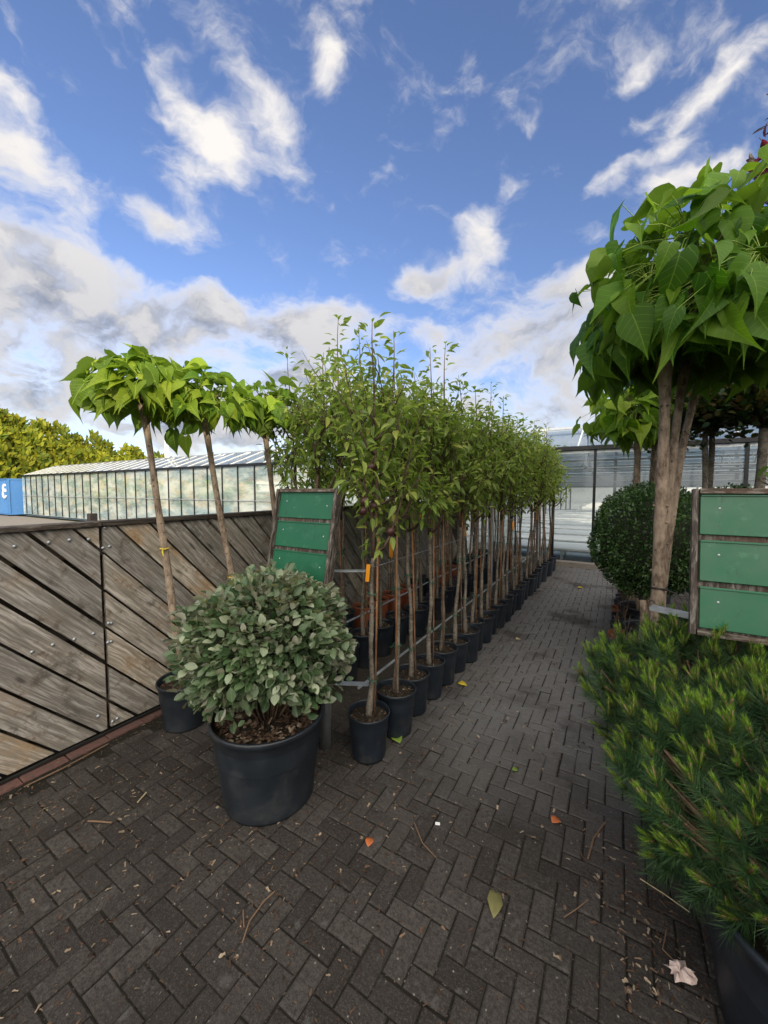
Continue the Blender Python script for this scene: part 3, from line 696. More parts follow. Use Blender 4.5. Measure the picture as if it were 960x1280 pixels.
def chips(parent, r, z, n, size=.025, name='bark_chips', zs=.008, m=None):
    a = rng.uniform(0, 2*np.pi, n); rr = r*np.sqrt(rng.random(n)); pos = np.stack([rr*np.cos(a), rr*np.sin(a), z + rng.random(n)*zs], 1)
    d = unit(np.stack([rng.normal(0,1,n), rng.normal(0,1,n), rng.normal(0,.25,n)], 1)); nn = unit(np.stack([rng.normal(0,.4,n), rng.normal(0,.4,n), np.ones(n)], 1))
    return tag(leaves(name, chip_t, pos, d, nn, rng.uniform(.5, 1.3, n)*size, m or M['chip'], parent, smooth=False), kind='stuff')
def wobble(p0, p1, n, amp, bend=(0,0)):
    p0, p1 = Vector(p0), Vector(p1); o = []
    ph = [random.uniform(0, 6.28) for _ in range(4)]
    for i in range(n+1):
        t = i/n; q = p0.lerp(p1, t); k = math.sin(math.pi*t)
        q.x += amp*(math.sin(5*t+ph[0]) + .5*math.sin(13*t+ph[1]))*min(1, 4*t) + bend[0]*k; q.y += amp*(math.sin(5*t+ph[2]) + .5*math.sin(13*t+ph[3]))*min(1, 4*t) + bend[1]*k; o.append(q)
    return o

# ================================================================== FRUIT TREES IN ROWS
pear_leaf = leaf_template([(0,0),(.12,.02),(.28,.15),(.52,.18),(.78,.11),(1,0)], .5, .35)
def fruit_tree(name, label, cat, group, potm='pot', pr=.128, ph=.27, seed=0, h=2.5, tilt=0.0, nleaf=900, fork=1.24, tag_mat=None, fruits=0, cane=True):
    random.seed(seed); r = np.random.default_rng(seed)
    t = thing(name, (0,0,0), label, cat, group)
    b = MB(); pot_mesh(b, pr, ph); b.build('pot', M[potm], t, True)
    b = MB(); soil_mesh(b, pr*.94, ph*.86, .01); s_ = b.build('soil', M['soil'], t, True)
    chips(s_, pr*.9, ph*.88, 70, .016, 'bark_chips')
    b = MB(); NT_ = 28; tr = wobble((0.0,0,ph*.82), (tilt, tilt*.4, fork), NT_, .009)
    b.tube(tr, [.0120 + .010*(1-i/NT_)**4 + (random.uniform(.0015,.004) if random.random() < .22 else random.uniform(-.0008,.0008)) for i in range(NT_+1)], 9)
    tb = b.build('trunk', M['bark_pear'], t, True)
    # limbs
    lb = MB(); samples = []
    top = tr[-1]
    lead = wobble(top, (top.x + random.uniform(-.06,.06), top.y + random.uniform(-.06,.06), h), 12, .012)
    lb.tube(lead, [.0125*(1-i/12)+.002 for i in range(13)], 6); paths = [(lead, 1.0)]
    nb = random.randint(8, 11)
    for k in range(nb):
        f = (k + random.random()*.6)/nb * .62; i = f*12; q = lead[int(i)].lerp(lead[min(12, int(i)+1)], i-int(i))
        a = k*2.4 + random.uniform(-.4,.4); out_ = random.uniform(.14, .30)*(1-.45*f); up = random.uniform(.35, .78)*(h-q.z)/1.25*1.05
        e = Vector((q.x + out_*math.cos(a), q.y + out_*math.sin(a), q.z + up)); pts = []
        for j in range(9):
            u = j/8; pts.append(Vector((q.x + (e.x-q.x)*(u**.6) + random.uniform(-.006,.006), q.y + (e.y-q.y)*(u**.6) + random.uniform(-.006,.006), q.z + (e.z-q.z)*u**1.25)))
        lb.tube(pts, [.0085*(1-j/8)*(1-.4*f)+.0016 for j in range(9)], 5); paths.append((pts, .8))
        for m_ in range(3):
            j = random.randint(2, 6); q2 = pts[j]; a2 = a + random.uniform(-1.6, 1.6); ln = random.uniform(.08, .2)
            p3 = [q2 + Vector((math.cos(a2)*ln*u, math.sin(a2)*ln*u, ln*1.0*u**1.4 + .02*u)) for u in (0,.35,.7,1)]
            lb.tube(p3, [.0035,.003,.002,.0012], 4); paths.append((p3, .5))
    lb.build('branches', M['bark_twig'], t, True)
    pos = []; dr = []; nr = []; wts = [sum((p[i+1]-p[i]).length for i in range(len(p)-1)) for p, _ in paths]; tot = sum(wts)
    for (p, _), wt in zip(paths, wts):
        cnt = int(nleaf*wt/tot*1.0)
        for _ in range(cnt):
            u = random.random()**.8; x = u*(len(p)-1); i = min(int(x), len(p)-2); q = p[i].lerp(p[i+1], x-i)
            if q.z < fork + .02 and random.random() < .8: continue
            a = random.uniform(0, 6.283); o = Vector((math.cos(a), math.sin(a), 0)); ofs = random.uniform(.006, .045)
            q = q + o*ofs + Vector((0,0,random.uniform(-.01,.02))); pos.append(q)
            up = random.uniform(-1.1, .45) if u < .85 else random.uniform(.0, 1.2)
            dr.append(o + Vector((0,0,up))); nr.append(Vector((random.gauss(0,.5), random.gauss(0,.5), 1.0)))
    n = len(pos)
    leaves('foliage', pear_leaf, np.array(pos), np.array(dr), np.array(nr), r.uniform(.045, .095, n), M['leaf_pear'], t)
    if cane:
        b = MB(); cx = pr*.25; b.tube([(cx, .02, ph*.8), (tilt+.026, .012, fork + .12)], .0062, 6); b.build('cane', M['cane'], t, True)
    for zz in ((.5, .95) if cane else (.6,)):
        zz += random.uniform(-.06,.06); i = int((zz-ph*.82)/(fork-ph*.82)*NT_); q = tr[i]
        b = MB(); b.tube([(q.x + .031*math.cos(a)+.006, q.y + .028*math.sin(a), q.z + .003*math.sin(a*2)) for a in np.linspace(0, 6.0, 14)], .0038, 5); b.tube([(q.x+.03, q.y-.01, q.z), (q.x+.05, q.y-.03, q.z-.012)], .003, 4)
        b.build('tree_tie', M['tie_green'], t)
    if tag_mat:
        q = tr[-2]; b = MB(); b.add([(q.x-.018,q.y-.034,q.z),(q.x+.012,q.y-.040,q.z+.002),(q.x+.004,q.y-.044,q.z-.10),(q.x-.026,q.y-.038,q.z-.102),
            (q.x-.018,q.y-.036,q.z),(q.x+.012,q.y-.042,q.z+.002),(q.x+.004,q.y-.046,q.z-.10),(q.x-.026,q.y-.040,q.z-.102)], [(0,1,2,3),(7,6,5,4),(0,4,5,1),(1,5,6,2),(2,6,7,3),(3,7,4,0)]); b.build('label_tag', M[tag_mat], t)
    for _ in range(fruits):
        p, _w = random.choice([x for x in paths if len(x[0]) > 7][:7]); q = p[random.randint(3, 7)] + Vector((random.uniform(-.05,.05), random.uniform(-.07,0), -.04)); b = MB()
        b.lathe([(.0001,-.026),(.014,-.022),(.025,-.004),(.026,.008),(.018,.024),(.006,.026),(.0001,.021)], 12); b.tube([(0,0,.02),(.004,0,.045)], .0015, 4); o = b.build('fruit', M['fruit'], t, True); o.location = q
    return t
def ordn(i): return ['first','second','third','fourth','fifth','sixth','seventh','eighth','ninth','tenth','eleventh','twelfth','thirteenth','fourteenth','fifteenth','sixteenth','seventeenth','eighteenth','nineteenth','twentieth','twenty first','twenty second','twenty third','twenty fourth','twenty fifth'][i]
GR1 = 'slim fruit trees in black pots along the left edge of the aisle'
lead_tree = fruit_tree('potted_fruit_tree', 'slim fruit tree with dark red fruits and an orange tag, nearest in the aisle row', 'fruit tree', GR1, seed=11, h=2.56, tilt=.035, nleaf=700, tag_mat='tag_orange', fruits=6, pr=.125, ph=.27, fork=1.2)
lead_tree.location = (-1.24, 1.88, 0)
VAR = []
for i, (sd_, hh, nl, tg) in enumerate(((21, 2.42, 950, None), (22, 2.50, 1050, 'tag_orange'), (23, 2.28, 900, None), (24, 2.58, 1000, None), (25, 2.62, 1000, None), (26, 2.40, 980, None))):
    VAR.append(fruit_tree('potted_fruit_tree', 'x', 'fruit tree', 'x', seed=sd_, h=hh, tilt=random.uniform(-.05,.05), nleaf=int(nl*.62), tag_mat=tg, pr=.12 + .012*(i % 2), fork=1.2 + .03*(i % 3)))
VT = []
for i, (sd_, hh) in enumerate(((31, 2.5), (32, 2.62))):
    VT.append(fruit_tree('potted_fruit_tree', 'x', 'fruit tree', 'x', potm='terra', seed=sd_, h=hh, tilt=.02, nleaf=800, pr=.135, ph=.25, fork=1.22))
used = set()
def place(src, x, y, label, group, rz=None, sc=1.0, dz=0):
    if src.name not in used: used.add(src.name); o = src
    else: o = copy_tree(src)
    o.location = (x, y, dz); o.rotation_euler = (random.gauss(0, .012), random.gauss(0, .012), random.uniform(0, 6.28) if rz is None else rz); o.scale = (1, 1, sc)
    o['label'] = label; o['group'] = group; return o
random.seed(5)
y = 2.17; i = 1
while y < 8.25:
    lab = ordn(i) + ' slim fruit tree from the near end of the aisle row' if y < 7.9 else 'slim fruit tree in the black pot at the far end of the aisle row'
    if i == 1: lab = 'slim fruit tree directly behind the nearest tree of the aisle row'
    place(VAR[(i * 5 + 1) % 6] if i > 1 else VAR[1], -1.225 + .022*(y-2) + random.uniform(-.02, .02), y, lab, GR1, sc=random.uniform(1.0, 1.07)); y += .262 + random.uniform(-.012, .012); i += 1
n1_ = i
GR2 = 'slim fruit trees crowded in the rows between the aisle row and the fence'
LB2 = 'slim fruit tree in a black pot in the crowded middle row behind the aisle row'
y = 2.22; i = 0
while y < 8.3:
    place(VAR[(i * 7 + 2) % 6], -1.90 + random.uniform(-.06, .06), y, LB2, GR2, sc=random.uniform(1.07, 1.16)); y += .30 + random.uniform(-.02, .02); i += 1
y = 2.60; i = 0
LB3 = 'slim fruit tree in a terracotta pot in the back row by the timber fence'; LB4 = 'slim fruit tree in a black pot in the back row by the timber fence'
while y < 8.3:
    tr_ = i in (3, 4, 5, 6, 9, 10, 11)
    place(VT[i % 2] if tr_ else VAR[(i * 5) % 6], -2.43 + random.uniform(-.07, .05), y, LB3 if tr_ else LB4, 'slim fruit trees in terracotta pots by the fence' if tr_ else 'slim fruit trees in black pots by the fence', sc=random.uniform(1.10, 1.18)); y += .33 + random.uniform(-.03, .03); i += 1
for v in VAR + VT + [lead_tree]: pass

# support rails and end posts of the rows
for (x, z, y0, y1, lab, c_, rd) in ((-1.30, .40, 1.86, 8.4, 'lower steel rail running behind the trunks of the aisle row', 'rail', .009), (-1.30, 1.11, 1.94, 8.4, 'thin upper wire running behind the trunks of the aisle row', 'wire', .003), (-2.02, .42, 2.2, 8.4, 'steel rail running behind the trunks of the middle row', 'rail', .009)):
    b = MB(); b.tube([(x, y0, z), (x, y1, z)], rd, 6); tag(b.build('support_rail' if c_ == 'rail' else 'support_wire', M['steel']), lab, c_)
b = MB(); b.tube([(-1.36, 8.42, 0), (-1.36, 8.42, 1.75)], .035, 12); b.lathe([(.035, 1.75), (.037, 1.76), (.0001, 1.765)], 12, (-1.36, 8.42, 0)); tag(b.build('steel_post', M['steel']), 'galvanised steel post at the far end of the aisle row', 'post')
b = MB(); b.box((-1.55, 5.6, .85), (.06, .06, 1.7), bev=.004); tag(b.build('steel_post', M['steel']), 'square galvanised post standing among the trunks halfway down the rows', 'post')

# ================================================================== SIGN STANDS
def sign_stand(x, y, post_dx, label, arms, w_=.50, h_=.57, lean=11, top=1.60):
    t = thing('sign_stand', (x, y, 0), label, 'sign')
    b = MB(); b.tube([(post_dx, .07, 0), (post_dx, .07, .9)], .036, 16); b.tube([(post_dx, .10, .85), (post_dx, .13, 1.5)], .022, 8); b.build('post', M['steel'], t, True)
    L = R(lean); Rm = Matrix.Rotation(-L, 3, 'X'); top_c = Vector((0, .085, top)); ctr = top_c - Rm @ Vector((0, 0, h_/2))
    hold = bpy.data.objects.new('board', None); COL.objects.remove if False else None
    b = MB()
    def bx(bb, c, sz, bev=0, uvs=None):
        bb.box(ctr + Rm @ Vector(c), sz, Rm, bev=bev)
    def wb(bb, c, sz):    # timber with grain uv along x or z
        st0 = len(bb.f); l0 = len(bb.uv); bb.box(ctr + Rm @ Vector(c), sz, Rm)
        k = l0
        for f in bb.f[st0:]:
            for vi in f:
                p = Rm.transposed() @ (Vector(bb.v[vi]) - ctr); bb.uv[k] = ((p.x, p.z + p.y) if sz[0] > sz[2] else (p.z, p.x + p.y)); k += 1
    wb(b, (0, .012, 0), (w_-.006, .018, h_-.006)); b.build('backboard', M['signwood'], t)
    b = MB()
    wb(b, (-w_/2+.008, -.006, 0), (.018, .04, h_)); wb(b, (w_/2-.012, -.006, 0), (.026, .05, h_)); wb(b, (0, -.004, h_/2-.008), (w_-.046, .034, .02)); wb(b, (0, -.004, -h_/2+.008), (w_-.046, .034, .02)); b.build('frame', M['signwood'], t)
    ph = (h_ - .04 - .05) / 3
    for k in range(3):
        z = h_/2 - .02 - ph/2 - k*(ph+.022); b = MB(); bx(b, (-.006 + k*.002, -.004 - .001*k, z), (w_-.062, .008, ph), .002)
        bx(b, (-.006, -.0105, z + ph/2 - .005), (w_-.066, .006, .007), .0015)
        pnl = b.build('green_panel', M['green'], t)
        for sx in (-1, 1):
            s_ = MB(); s_.lathe([(.0001, .003), (.003, .0027), (.0052, 0)], 10); so = s_.build('screw', M['steel'], pnl, True)
            so.location = ctr + Rm @ Vector((sx*(w_*.5-.085), -.0075 - .001*k, z + .012 - .012*sx)); so.rotation_euler = (R(90)-L, 0, 0)
    for (ax, ay, az, bx_, by_, bz_) in arms:
        b = MB(); a0, a1 = Vector((ax, ay, az)), Vector((bx_, by_, bz_)); d = (a1-a0); ang = math.atan2(d.y, d.x)
        Rz = Matrix.Rotation(ang, 3, 'Z'); b.box((a0+a1)/2, (d.length, .045, .004), Rz); b.box((a0+a1)/2 + Rz @ Vector((0, .0205, -.009)), (d.length, .004, .014), Rz)
        arm = b.build('support_arm', M['steel'], t)
        h2 = MB(); h2.lathe([(.0001, .0), (.005, 0)], 10); ho = h2.build('bolt_hole', M['wire'], arm); ho.location = a1 - d.normalized()*.02 + Vector((0, 0, .003))
        h3 = MB(); h3.tube([a1 + Vector((-.01,0,.004)), a1 + Vector((.0,.005,.014)), a1 + Vector((.012,.008,0))], .002, 5); h3.build('wire_hook', M['wire'], arm)
    return t
sign_stand(-1.63, 1.72, .13, 'tall leaning sign board with three worn green panels behind the silvery bush', [(.15, .07, 1.11, .345, .20, 1.112), (.15, .09, .415, .365, .20, .40)])
sign_stand(.515, 1.90, .15, 'sign board with three smooth green panels above the pines at the right edge', [(-.19, .13, 1.06, -.36, .20, 1.085)], lean=8)

# ================================================================== CATALPAS
cat_leaf = leaf_template([(0,0),(.04,.20),(.14,.36),(.30,.42),(.50,.36),(.70,.23),(.86,.10),(1,0)], .22, .28, heart=.22, across=5)
def cat_leaves(pos, dirs, norms, sizes, m_, parent, r):
    # every leaf its own curl, fold and ripple
    V, F3, F4, UV = leaf_template([(0,0),(.03,.17),(.09,.30),(.18,.385),(.29,.40),(.41,.36),(.53,.285),(.65,.20),(.77,.115),(.89,.045),(1.06,0)], 0, 0, heart=.2, across=7)
    m = len(pos); n = len(V); Mx = frames(dirs, norms); T = np.repeat(V[None], m, 0)
    x = T[:, :, 0] * r.uniform(.72, 1.1, (m, 1)); y = T[:, :, 1]; z = np.zeros_like(x)
    fold = r.uniform(.05, 1.05, (m, 1)); drp = r.uniform(.1, .85, (m, 1)); ph = r.uniform(0, 6.28, (m, 1)); rip = r.uniform(.01, .045, (m, 1)); tw = r.normal(0, .25, (m, 1))
    z += np.abs(x)*fold - drp*y*y + rip*np.sin(y*13+ph+np.sign(x)*1.3)*(np.abs(x)*2.4) + tw*x*y - .35*x*x
    x = x + r.normal(0, .10, (m, 1))*y*y
    T = np.stack([x, y, z], 2)*sizes[:, None, None]; X = np.einsum('mij,mnj->mni', Mx, T) + pos[:, None, :]; offs = (np.arange(m)*n)[:, None, None]
    return build_np('foliage', X.reshape(-1, 3), [(np.array(F3)[None]+offs).reshape(-1, 3), (np.array(F4)[None]+offs).reshape(-1, 4)], m_, parent, np.tile(UV, (m, 1)), True)
def catalpa(loc, label, group, trunk_h, r_tr, crown_r, crown_h, n, size, lean=(0,0), lm='leaf_cat_y', pr=.17, ph=.30, seed=1, hang=(), ties=(), droop=(.1, .75), cc=(0,0), up=.35, group_pot='pot', roots=1):
    random.seed(seed); r = np.random.default_rng(seed)
    t = thing('potted_catalpa', loc, label, 'catalpa tree', group)
    b = MB(); pot_mesh(b, pr, ph); b.build('pot', M['potbig'], t, True)
    b = MB(); soil_mesh(b, pr*.94, ph*.86, .012); so = b.build('soil', M['soil'], t, True); chips(so, pr*.9, ph*.88, 120, .02)
    b = MB(); N = 22; tr = wobble((0, 0, ph*.8), (lean[0], lean[1], trunk_h), N, r_tr*.16)
    if lm == 'leaf_cat':
        for i, q in enumerate(tr): q.x -= lean[0]*(i/N)*(1-i/N)*.95
    rad = [r_tr*(1.25 - .42*min(1, i/N*1.2)) + r_tr*random.uniform(-.05, .07) + (r_tr*.5*(1-i/2) if i < 2 else 0) + (r_tr*.35*(i-N+3)/3 if i > N-3 else 0) for i in range(N+1)]
    b.tube(tr, rad, 12)
    for _ in range(7):
        i = random.randint(3, N-2); a = random.uniform(0, 6.28); q = tr[i] + Vector((math.cos(a), math.sin(a), 0))*rad[i]*.85; b.tube([q, q + Vector((math.cos(a), math.sin(a), .3))*r_tr*.42], [r_tr*.3, r_tr*.16], 6)
    b.build('trunk', M['bark_cat'], t, True)
    top = tr[-1]; C = Vector((top.x + cc[0], top.y + cc[1], top.z))
    br = MB(); tips = []; nb = 13
    for k in range(nb):
        a = k*2.399 + random.uniform(-.3,.3); f = (k+.5)/nb; el = R(15 + 70*f*random.uniform(.7,1)); L = crown_r*random.uniform(.6,.85)
        e = C + Vector((math.cos(a)*math.cos(el)*L, math.sin(a)*math.cos(el)*L, math.sin(el)*crown_h*.72))
        m_ = top.lerp(e, .5) + Vector((0,0,.06)); pts = [top, top.lerp(m_, .5) + Vector((0,0,.02)), m_, m_.lerp(e, .5) + Vector((0,0,.015)), e]
        br.tube(pts, [r_tr*.36, r_tr*.27, r_tr*.2, r_tr*.14, r_tr*.08], 6); tips.append(pts)
    pos = []; dr = []; nr = []; sz = []
    for k in range(n):
        # points on an umbrella: outer shell and an inner filling
        a = random.uniform(0, 6.283); shell = random.random() < .72
        el = math.asin(random.uniform(-.42, 1)); rr = (random.uniform(.82, 1.05) if random.random() < .85 else random.uniform(1.05, 1.22)) if shell else random.uniform(.3, .8)
        bump = 1 + .13*math.sin(3*a + seed) + .09*math.sin(5*a + 2*seed + 3*el)
        o = Vector((math.cos(a)*math.cos(el), math.sin(a)*math.cos(el), 0)); hz = math.sin(el)
        q = C + o*crown_r*rr*bump*.88 + Vector((0, 0, crown_h*(up + (1-up)*0) * 0 + (hz*crown_h*.86 if hz > 0 else hz*crown_h*.5)*rr + crown_h*.12))
        s_ = size*(.45 + .8*random.random()**.8)*(1 if shell else .85)
        flat = max(0, hz); dn = -(droop[0] + droop[1]*(1-flat))*random.uniform(.3, 1.7); d = o*random.uniform(.3,1.2) + Vector((random.gauss(0,.5), random.gauss(0,.5), dn + flat*random.uniform(-.1,.7)))
        if o.length < .2: d += Vector((random.gauss(0,1), random.gauss(0,1), 0))
        d.normalize(); pos.append(q - d*s_*.25); dr.append(d); nr.append(o*(1-.5*flat) + Vector((random.gauss(0,.55), random.gauss(0,.55), .35 + flat))); sz.append(s_)
    for (hx, hy, hz_, s_, dx, dy) in hang:
        pos.append(Vector((hx,hy,hz_))); dr.append(Vector((dx, dy, -1.0))); nr.append(Vector((.45, -.85, .3))); sz.append(s_)
    pt = MB()
    for q, d in zip(pos, dr):
        best = min((p for pts in tips for p in pts[2:]), key=lambda p: (p-q).length); m_ = best.lerp(q, .6) + Vector((0,0,.025)); pt.tube([best, m_, q], [.0026,.0022,.0018], 4, cap=False)
    br.build('branches', M['bark_twig'], t, True); tag(pt.build('leaf_stalks', M['leaf_lime'], t, True), kind='stuff')
    cat_leaves(np.array(pos), np.array(dr), np.array(nr), np.array(sz), M[lm], t, r)
    for (z, mm) in ties:
        i = int((z-ph*.8)/(trunk_h-ph*.8)*N); q = tr[i]; rr = rad[i] + .004; b = MB(); b.tube([(q.x + rr*math.cos(a), q.y + rr*math.sin(a), q.z + .002*math.sin(3*a)) for a in np.linspace(0, 6.28, 18)], .005, 5, cap=False)
        b.tube([(q.x+rr*.7, q.y-rr*.7, q.z), (q.x+rr+.03, q.y-rr-.02, q.z-.01), (q.x+rr+.06, q.y-rr-.03, q.z-.035)], [.005,.0045,.003], 5); b.build('tree_tie', M[mm], t)
    return t
GC = 'umbrella shaped catalpas along the fence'
catalpa((-2.50, 1.50, 0), 'leftmost umbrella shaped catalpa in a black pot against the timber fence', GC, 2.16, .023, .37, .30, 230, .135, lean=(-.19, -.12), seed=3, pr=.17, ph=.31, ties=((1.25, 'tie_yellow'),), up=.4)
catalpa((-2.46, 1.98, 0), 'catalpa with large hanging leaves behind the silvery bush, second from the left', GC, 2.13, .023, .38, .34, 220, .135, lean=(-.16, -.20), seed=4, pr=.17, ph=.30, ties=((.96, 'tie_yellow'),), hang=((-.22,-.40,1.99,.145,.05,0),(-.08,-.40,1.96,.15,.0,0),(-.3,-.34,2.03,.12,0,0)))
catalpa((-2.48, 2.50, 0), 'small catalpa crown squeezed beside the fruit trees, third from the left', GC, 2.2, .024, .30, .34, 95, .17, lean=(-.14, -.16), seed=5, pr=.17, ph=.30)
GD = 'catalpas in the right hand row'
catalpa((.232, 2.72, 0), 'large catalpa with a knotty pale trunk and big leaves rising above the right pines', GD, 2.36, .033, .67, .82, 640, .17, droop=(.25, 1.15), lean=(-.02, .02), lm='leaf_cat', seed=8, pr=.2, ph=.34, cc=(.15, .0), ties=((1.06, 'wire'),))
catalpa((.262, 3.10, 0), 'catalpa trunk leaning right just behind the large knotty one', GD, 2.45, .027, .55, .66, 230, .19, lean=(.10, .04), lm='leaf_cat', seed=9, cc=(.1, .05))
catalpa((.29, 3.42, 0), 'slanting catalpa behind the two largest trunks in the right row', GD, 2.5, .027, .5, .6, 200, .19, lean=(.20, .0), lm='leaf_cat', seed=10)
catalpa((.20, 5.35, 0), 'smaller bright catalpa farther down the right row, left of the big trunk', GD, 2.25, .04, .50, .68, 210, .20, lean=(0, .02), seed=12, cc=(-.03,-.1))
catalpa((.37, 5.75, 0), 'far catalpa half hidden behind the large knotty trunk', GD, 2.35, .04, .5, .6, 150, .20, lean=(.03, .02), lm='leaf_cat', seed=13)

# ================================================================== SILVERY BUSH
def silver_bush():
    random.seed(2)
    t = thing('potted_silverberry', (-1.535, 1.37, 0), 'broad silvery green evergreen bush in the big black pot in front', 'bush')
    b = MB(); pot_mesh(b, .285, .445); b.build('pot', M['potbig'], t, True)
    b = MB(); soil_mesh(b, .28, .405, .012); so = b.build('soil', M['soil'], t, True); chips(so, .238, .405, 900, .034, zs=.02)
    n = 5600; a = rng.uniform(0, 2*np.pi, n); ce = rng.uniform(-.62, 1, n); se = np.sqrt(1-ce**2); rr = 1 - .34*rng.random(n)**1.8
    lum = 1 + .09*np.sin(3*a+1) + .08*np.sin(7*a+5*ce) + .07*np.sin(9*ce+4*a) + .05*np.sin(15*a+11*ce) + np.where(rng.random(n) < .06, rng.uniform(.02, .16, n), 0)
    C = np.array([.01, 0, .81]); o = np.stack([se*np.cos(a), se*np.sin(a), ce], 1)
    scale = np.where(ce[:, None] > 0, np.array([[.375, .37, .34]]), np.array([[.375, .37, .36]]))
    pos = C + o*scale*(rr*lum)[:, None]
    keep = pos[:, 2] > .43 + .05*rng.random(n); pos, o = pos[keep], o[keep]; n = len(pos)
    d = unit(o*np.array([1,1,.55]) + rng.normal(0, .5, (n,3)) + np.array([0,0,.15])); nn = unit(o*.5 + rng.normal(0, .45, (n,3)) + np.array([0,0,.75]))
    tm = leaf_template([(0,0),(.12,.13),(.35,.29),(.62,.30),(.85,.17),(1,0)], .3, .12)
    leaves('foliage', tm, pos, d, nn, rng.uniform(.032, .064, n), M['leaf_elae'], t)
    b = MB()
    for k in range(46):
        a_ = random.uniform(0, 6.28); r1 = random.uniform(.02, .05); e = random.uniform(.1, 1.3); q = Vector((.34*math.cos(a_)*math.cos(e), .33*math.sin(a_)*math.cos(e), .78 + .32*math.sin(e) - .1)); p0 = Vector((r1*math.cos(a_), r1*math.sin(a_), .37))
        m_ = p0.lerp(q, .5) + Vector((0,0,.04)); b.tube([p0, p0.lerp(m_, .5), m_, m_.lerp(q,.5), q], [.008,.006,.005,.0035,.002], 5)
    b.build('stems', M['bark_twig'], t, True)
    c = MB(); c.lathe([(.0001,.55),(.17,.58),(.27,.72),(.28,.86),(.2,1.0),(.1,1.04),(.0001,1.05)], 16); c.build('twigs_and_shade', M['core'], t, True)
silver_bush()

# ================================================================== PINES
def pine(loc, label, seed, spec, potr=.25, poth=.38, core=None):
    random.seed(seed); r = np.random.default_rng(seed)
    t = thing('potted_pine', loc, label, 'pine bush', 'mounded pines in black pots at the right')
    b = MB(); pot_mesh(b, potr, poth); b.build('pot', M['potbig'], t, True)
    b = MB(); soil_mesh(b, potr*.94, poth*.86); b.build('soil', M['soil'], t, True)
    rx, ry, zc, rz, nsh, cx, cy_ = spec; C = Vector((cx, cy_, zc)); br = MB(); NP = []; ND = []; NN = []; NS_ = []; YP = []; YD = []; YN = []; YS = []
    base = Vector((0,0,poth*.85)); k = 0
    while k < nsh:
        a = random.uniform(0, 6.283); ce = random.uniform(-.7, 1); se = math.sqrt(1-ce*ce); o = Vector((se*math.cos(a), se*math.sin(a), ce))
        rr = random.uniform(.70, 1.0)*(1 + .12*math.sin(3*a+seed) + .1*math.sin(5*ce+2*a)); p = C + Vector((o.x*rx*rr, o.y*ry*rr, o.z*rz*rr)); k += 1
        if p.z < .24: continue
        g = (o + Vector((random.gauss(0,.25), random.gauss(0,.25), 1.0 if ce > -.1 else .45))).normalized(); L = random.uniform(.06, .10); p1 = p + g*L
        if k % 2 == 0:
            q = base.lerp(p, .55) + Vector((0,0,-.03)); br.tube([base, q, p], [.010,.006,.003], 5)
        else: br.tube([p - g*.06 - o*.06, p], [.004,.003], 5)
        m = 150
        u = r.random(m)**.8; base_p = np.array(p)[None] + np.array(g)[None]*(u*L)[:, None]
        side = r.normal(0, 1, (m, 3)); gv = np.array(g); side = unit(side - (side@gv)[:, None]*gv); spread = 1.5 - .7*u
        NP.append(base_p); ND.append(unit(side*spread[:, None] + gv*(.35+.6*u)[:, None])); NN.append(side + r.normal(0,.3,(m,3))); NS_.append(r.uniform(.045, .075, m))
        for c_ in range(random.choice((2, 3, 4, 4)) if ce > -.5 else 0):        # pale new candles
            gc = (g*.9 + Vector((random.gauss(0,.28), random.gauss(0,.28), .45))).normalized(); Lc = random.uniform(.03, .065); gcv = np.array(gc); s0 = p1 - g*.01; br.tube([s0, s0+gc*Lc], .003, 4); m2 = 90
            u = r.random(m2); side = r.normal(0,1,(m2,3)); side = unit(side - (side@gcv)[:, None]*gcv)
            YP.append(np.array(s0)[None] + gcv[None]*(u*Lc)[:, None]); YD.append(unit(side*.42 + gcv)); YN.append(side); YS.append(r.uniform(.016, .032, m2))
    nt = (np.array([(-.5,0,0),(.5,0,0),(0,1,-.06)]), [(0,1,2)], [], np.array([(0,0),(1,0),(.5,1)]))
    def nd(name, Pp, Dd, Nn, Ss, w_, m):
        Pp, Dd, Nn, Ss = map(np.concatenate, (Pp, Dd, Nn, Ss)); V, F3, F4, UV = nt; V = V.copy()
        leaves(name, (V*np.array([1,1,1]), F3, F4, UV), Pp, Dd, Nn, Ss, m, t, wid=w_/Ss, smooth=False)
    nd('needles', NP, ND, NN, NS_, .0019, M['needle']); nd('young_shoots', YP, YD, YN, YS, .0022, M['needle_new'])
    br.build('branches', M['bark_pine'], t, True)
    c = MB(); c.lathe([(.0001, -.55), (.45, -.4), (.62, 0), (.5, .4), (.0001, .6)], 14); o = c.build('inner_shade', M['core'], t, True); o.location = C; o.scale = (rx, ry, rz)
pine((.36, 2.06, 0), 'mounded green pine in a black pot under the right hand sign board', 41, (.39, .36, .66, .33, 450, .02, -.02), .24, .36)
pine((.58, 1.49, 0), 'nearest mounded pine in a big black pot at the bottom right corner', 42, (.44, .37, .62, .36, 600, -.02, .05), .32, .42)
pine((1.02, 2.25, 0), 'mounded pine behind the right sign at the edge of the view', 43, (.36, .34, .74, .28, 260, 0, 0), .24, .36)

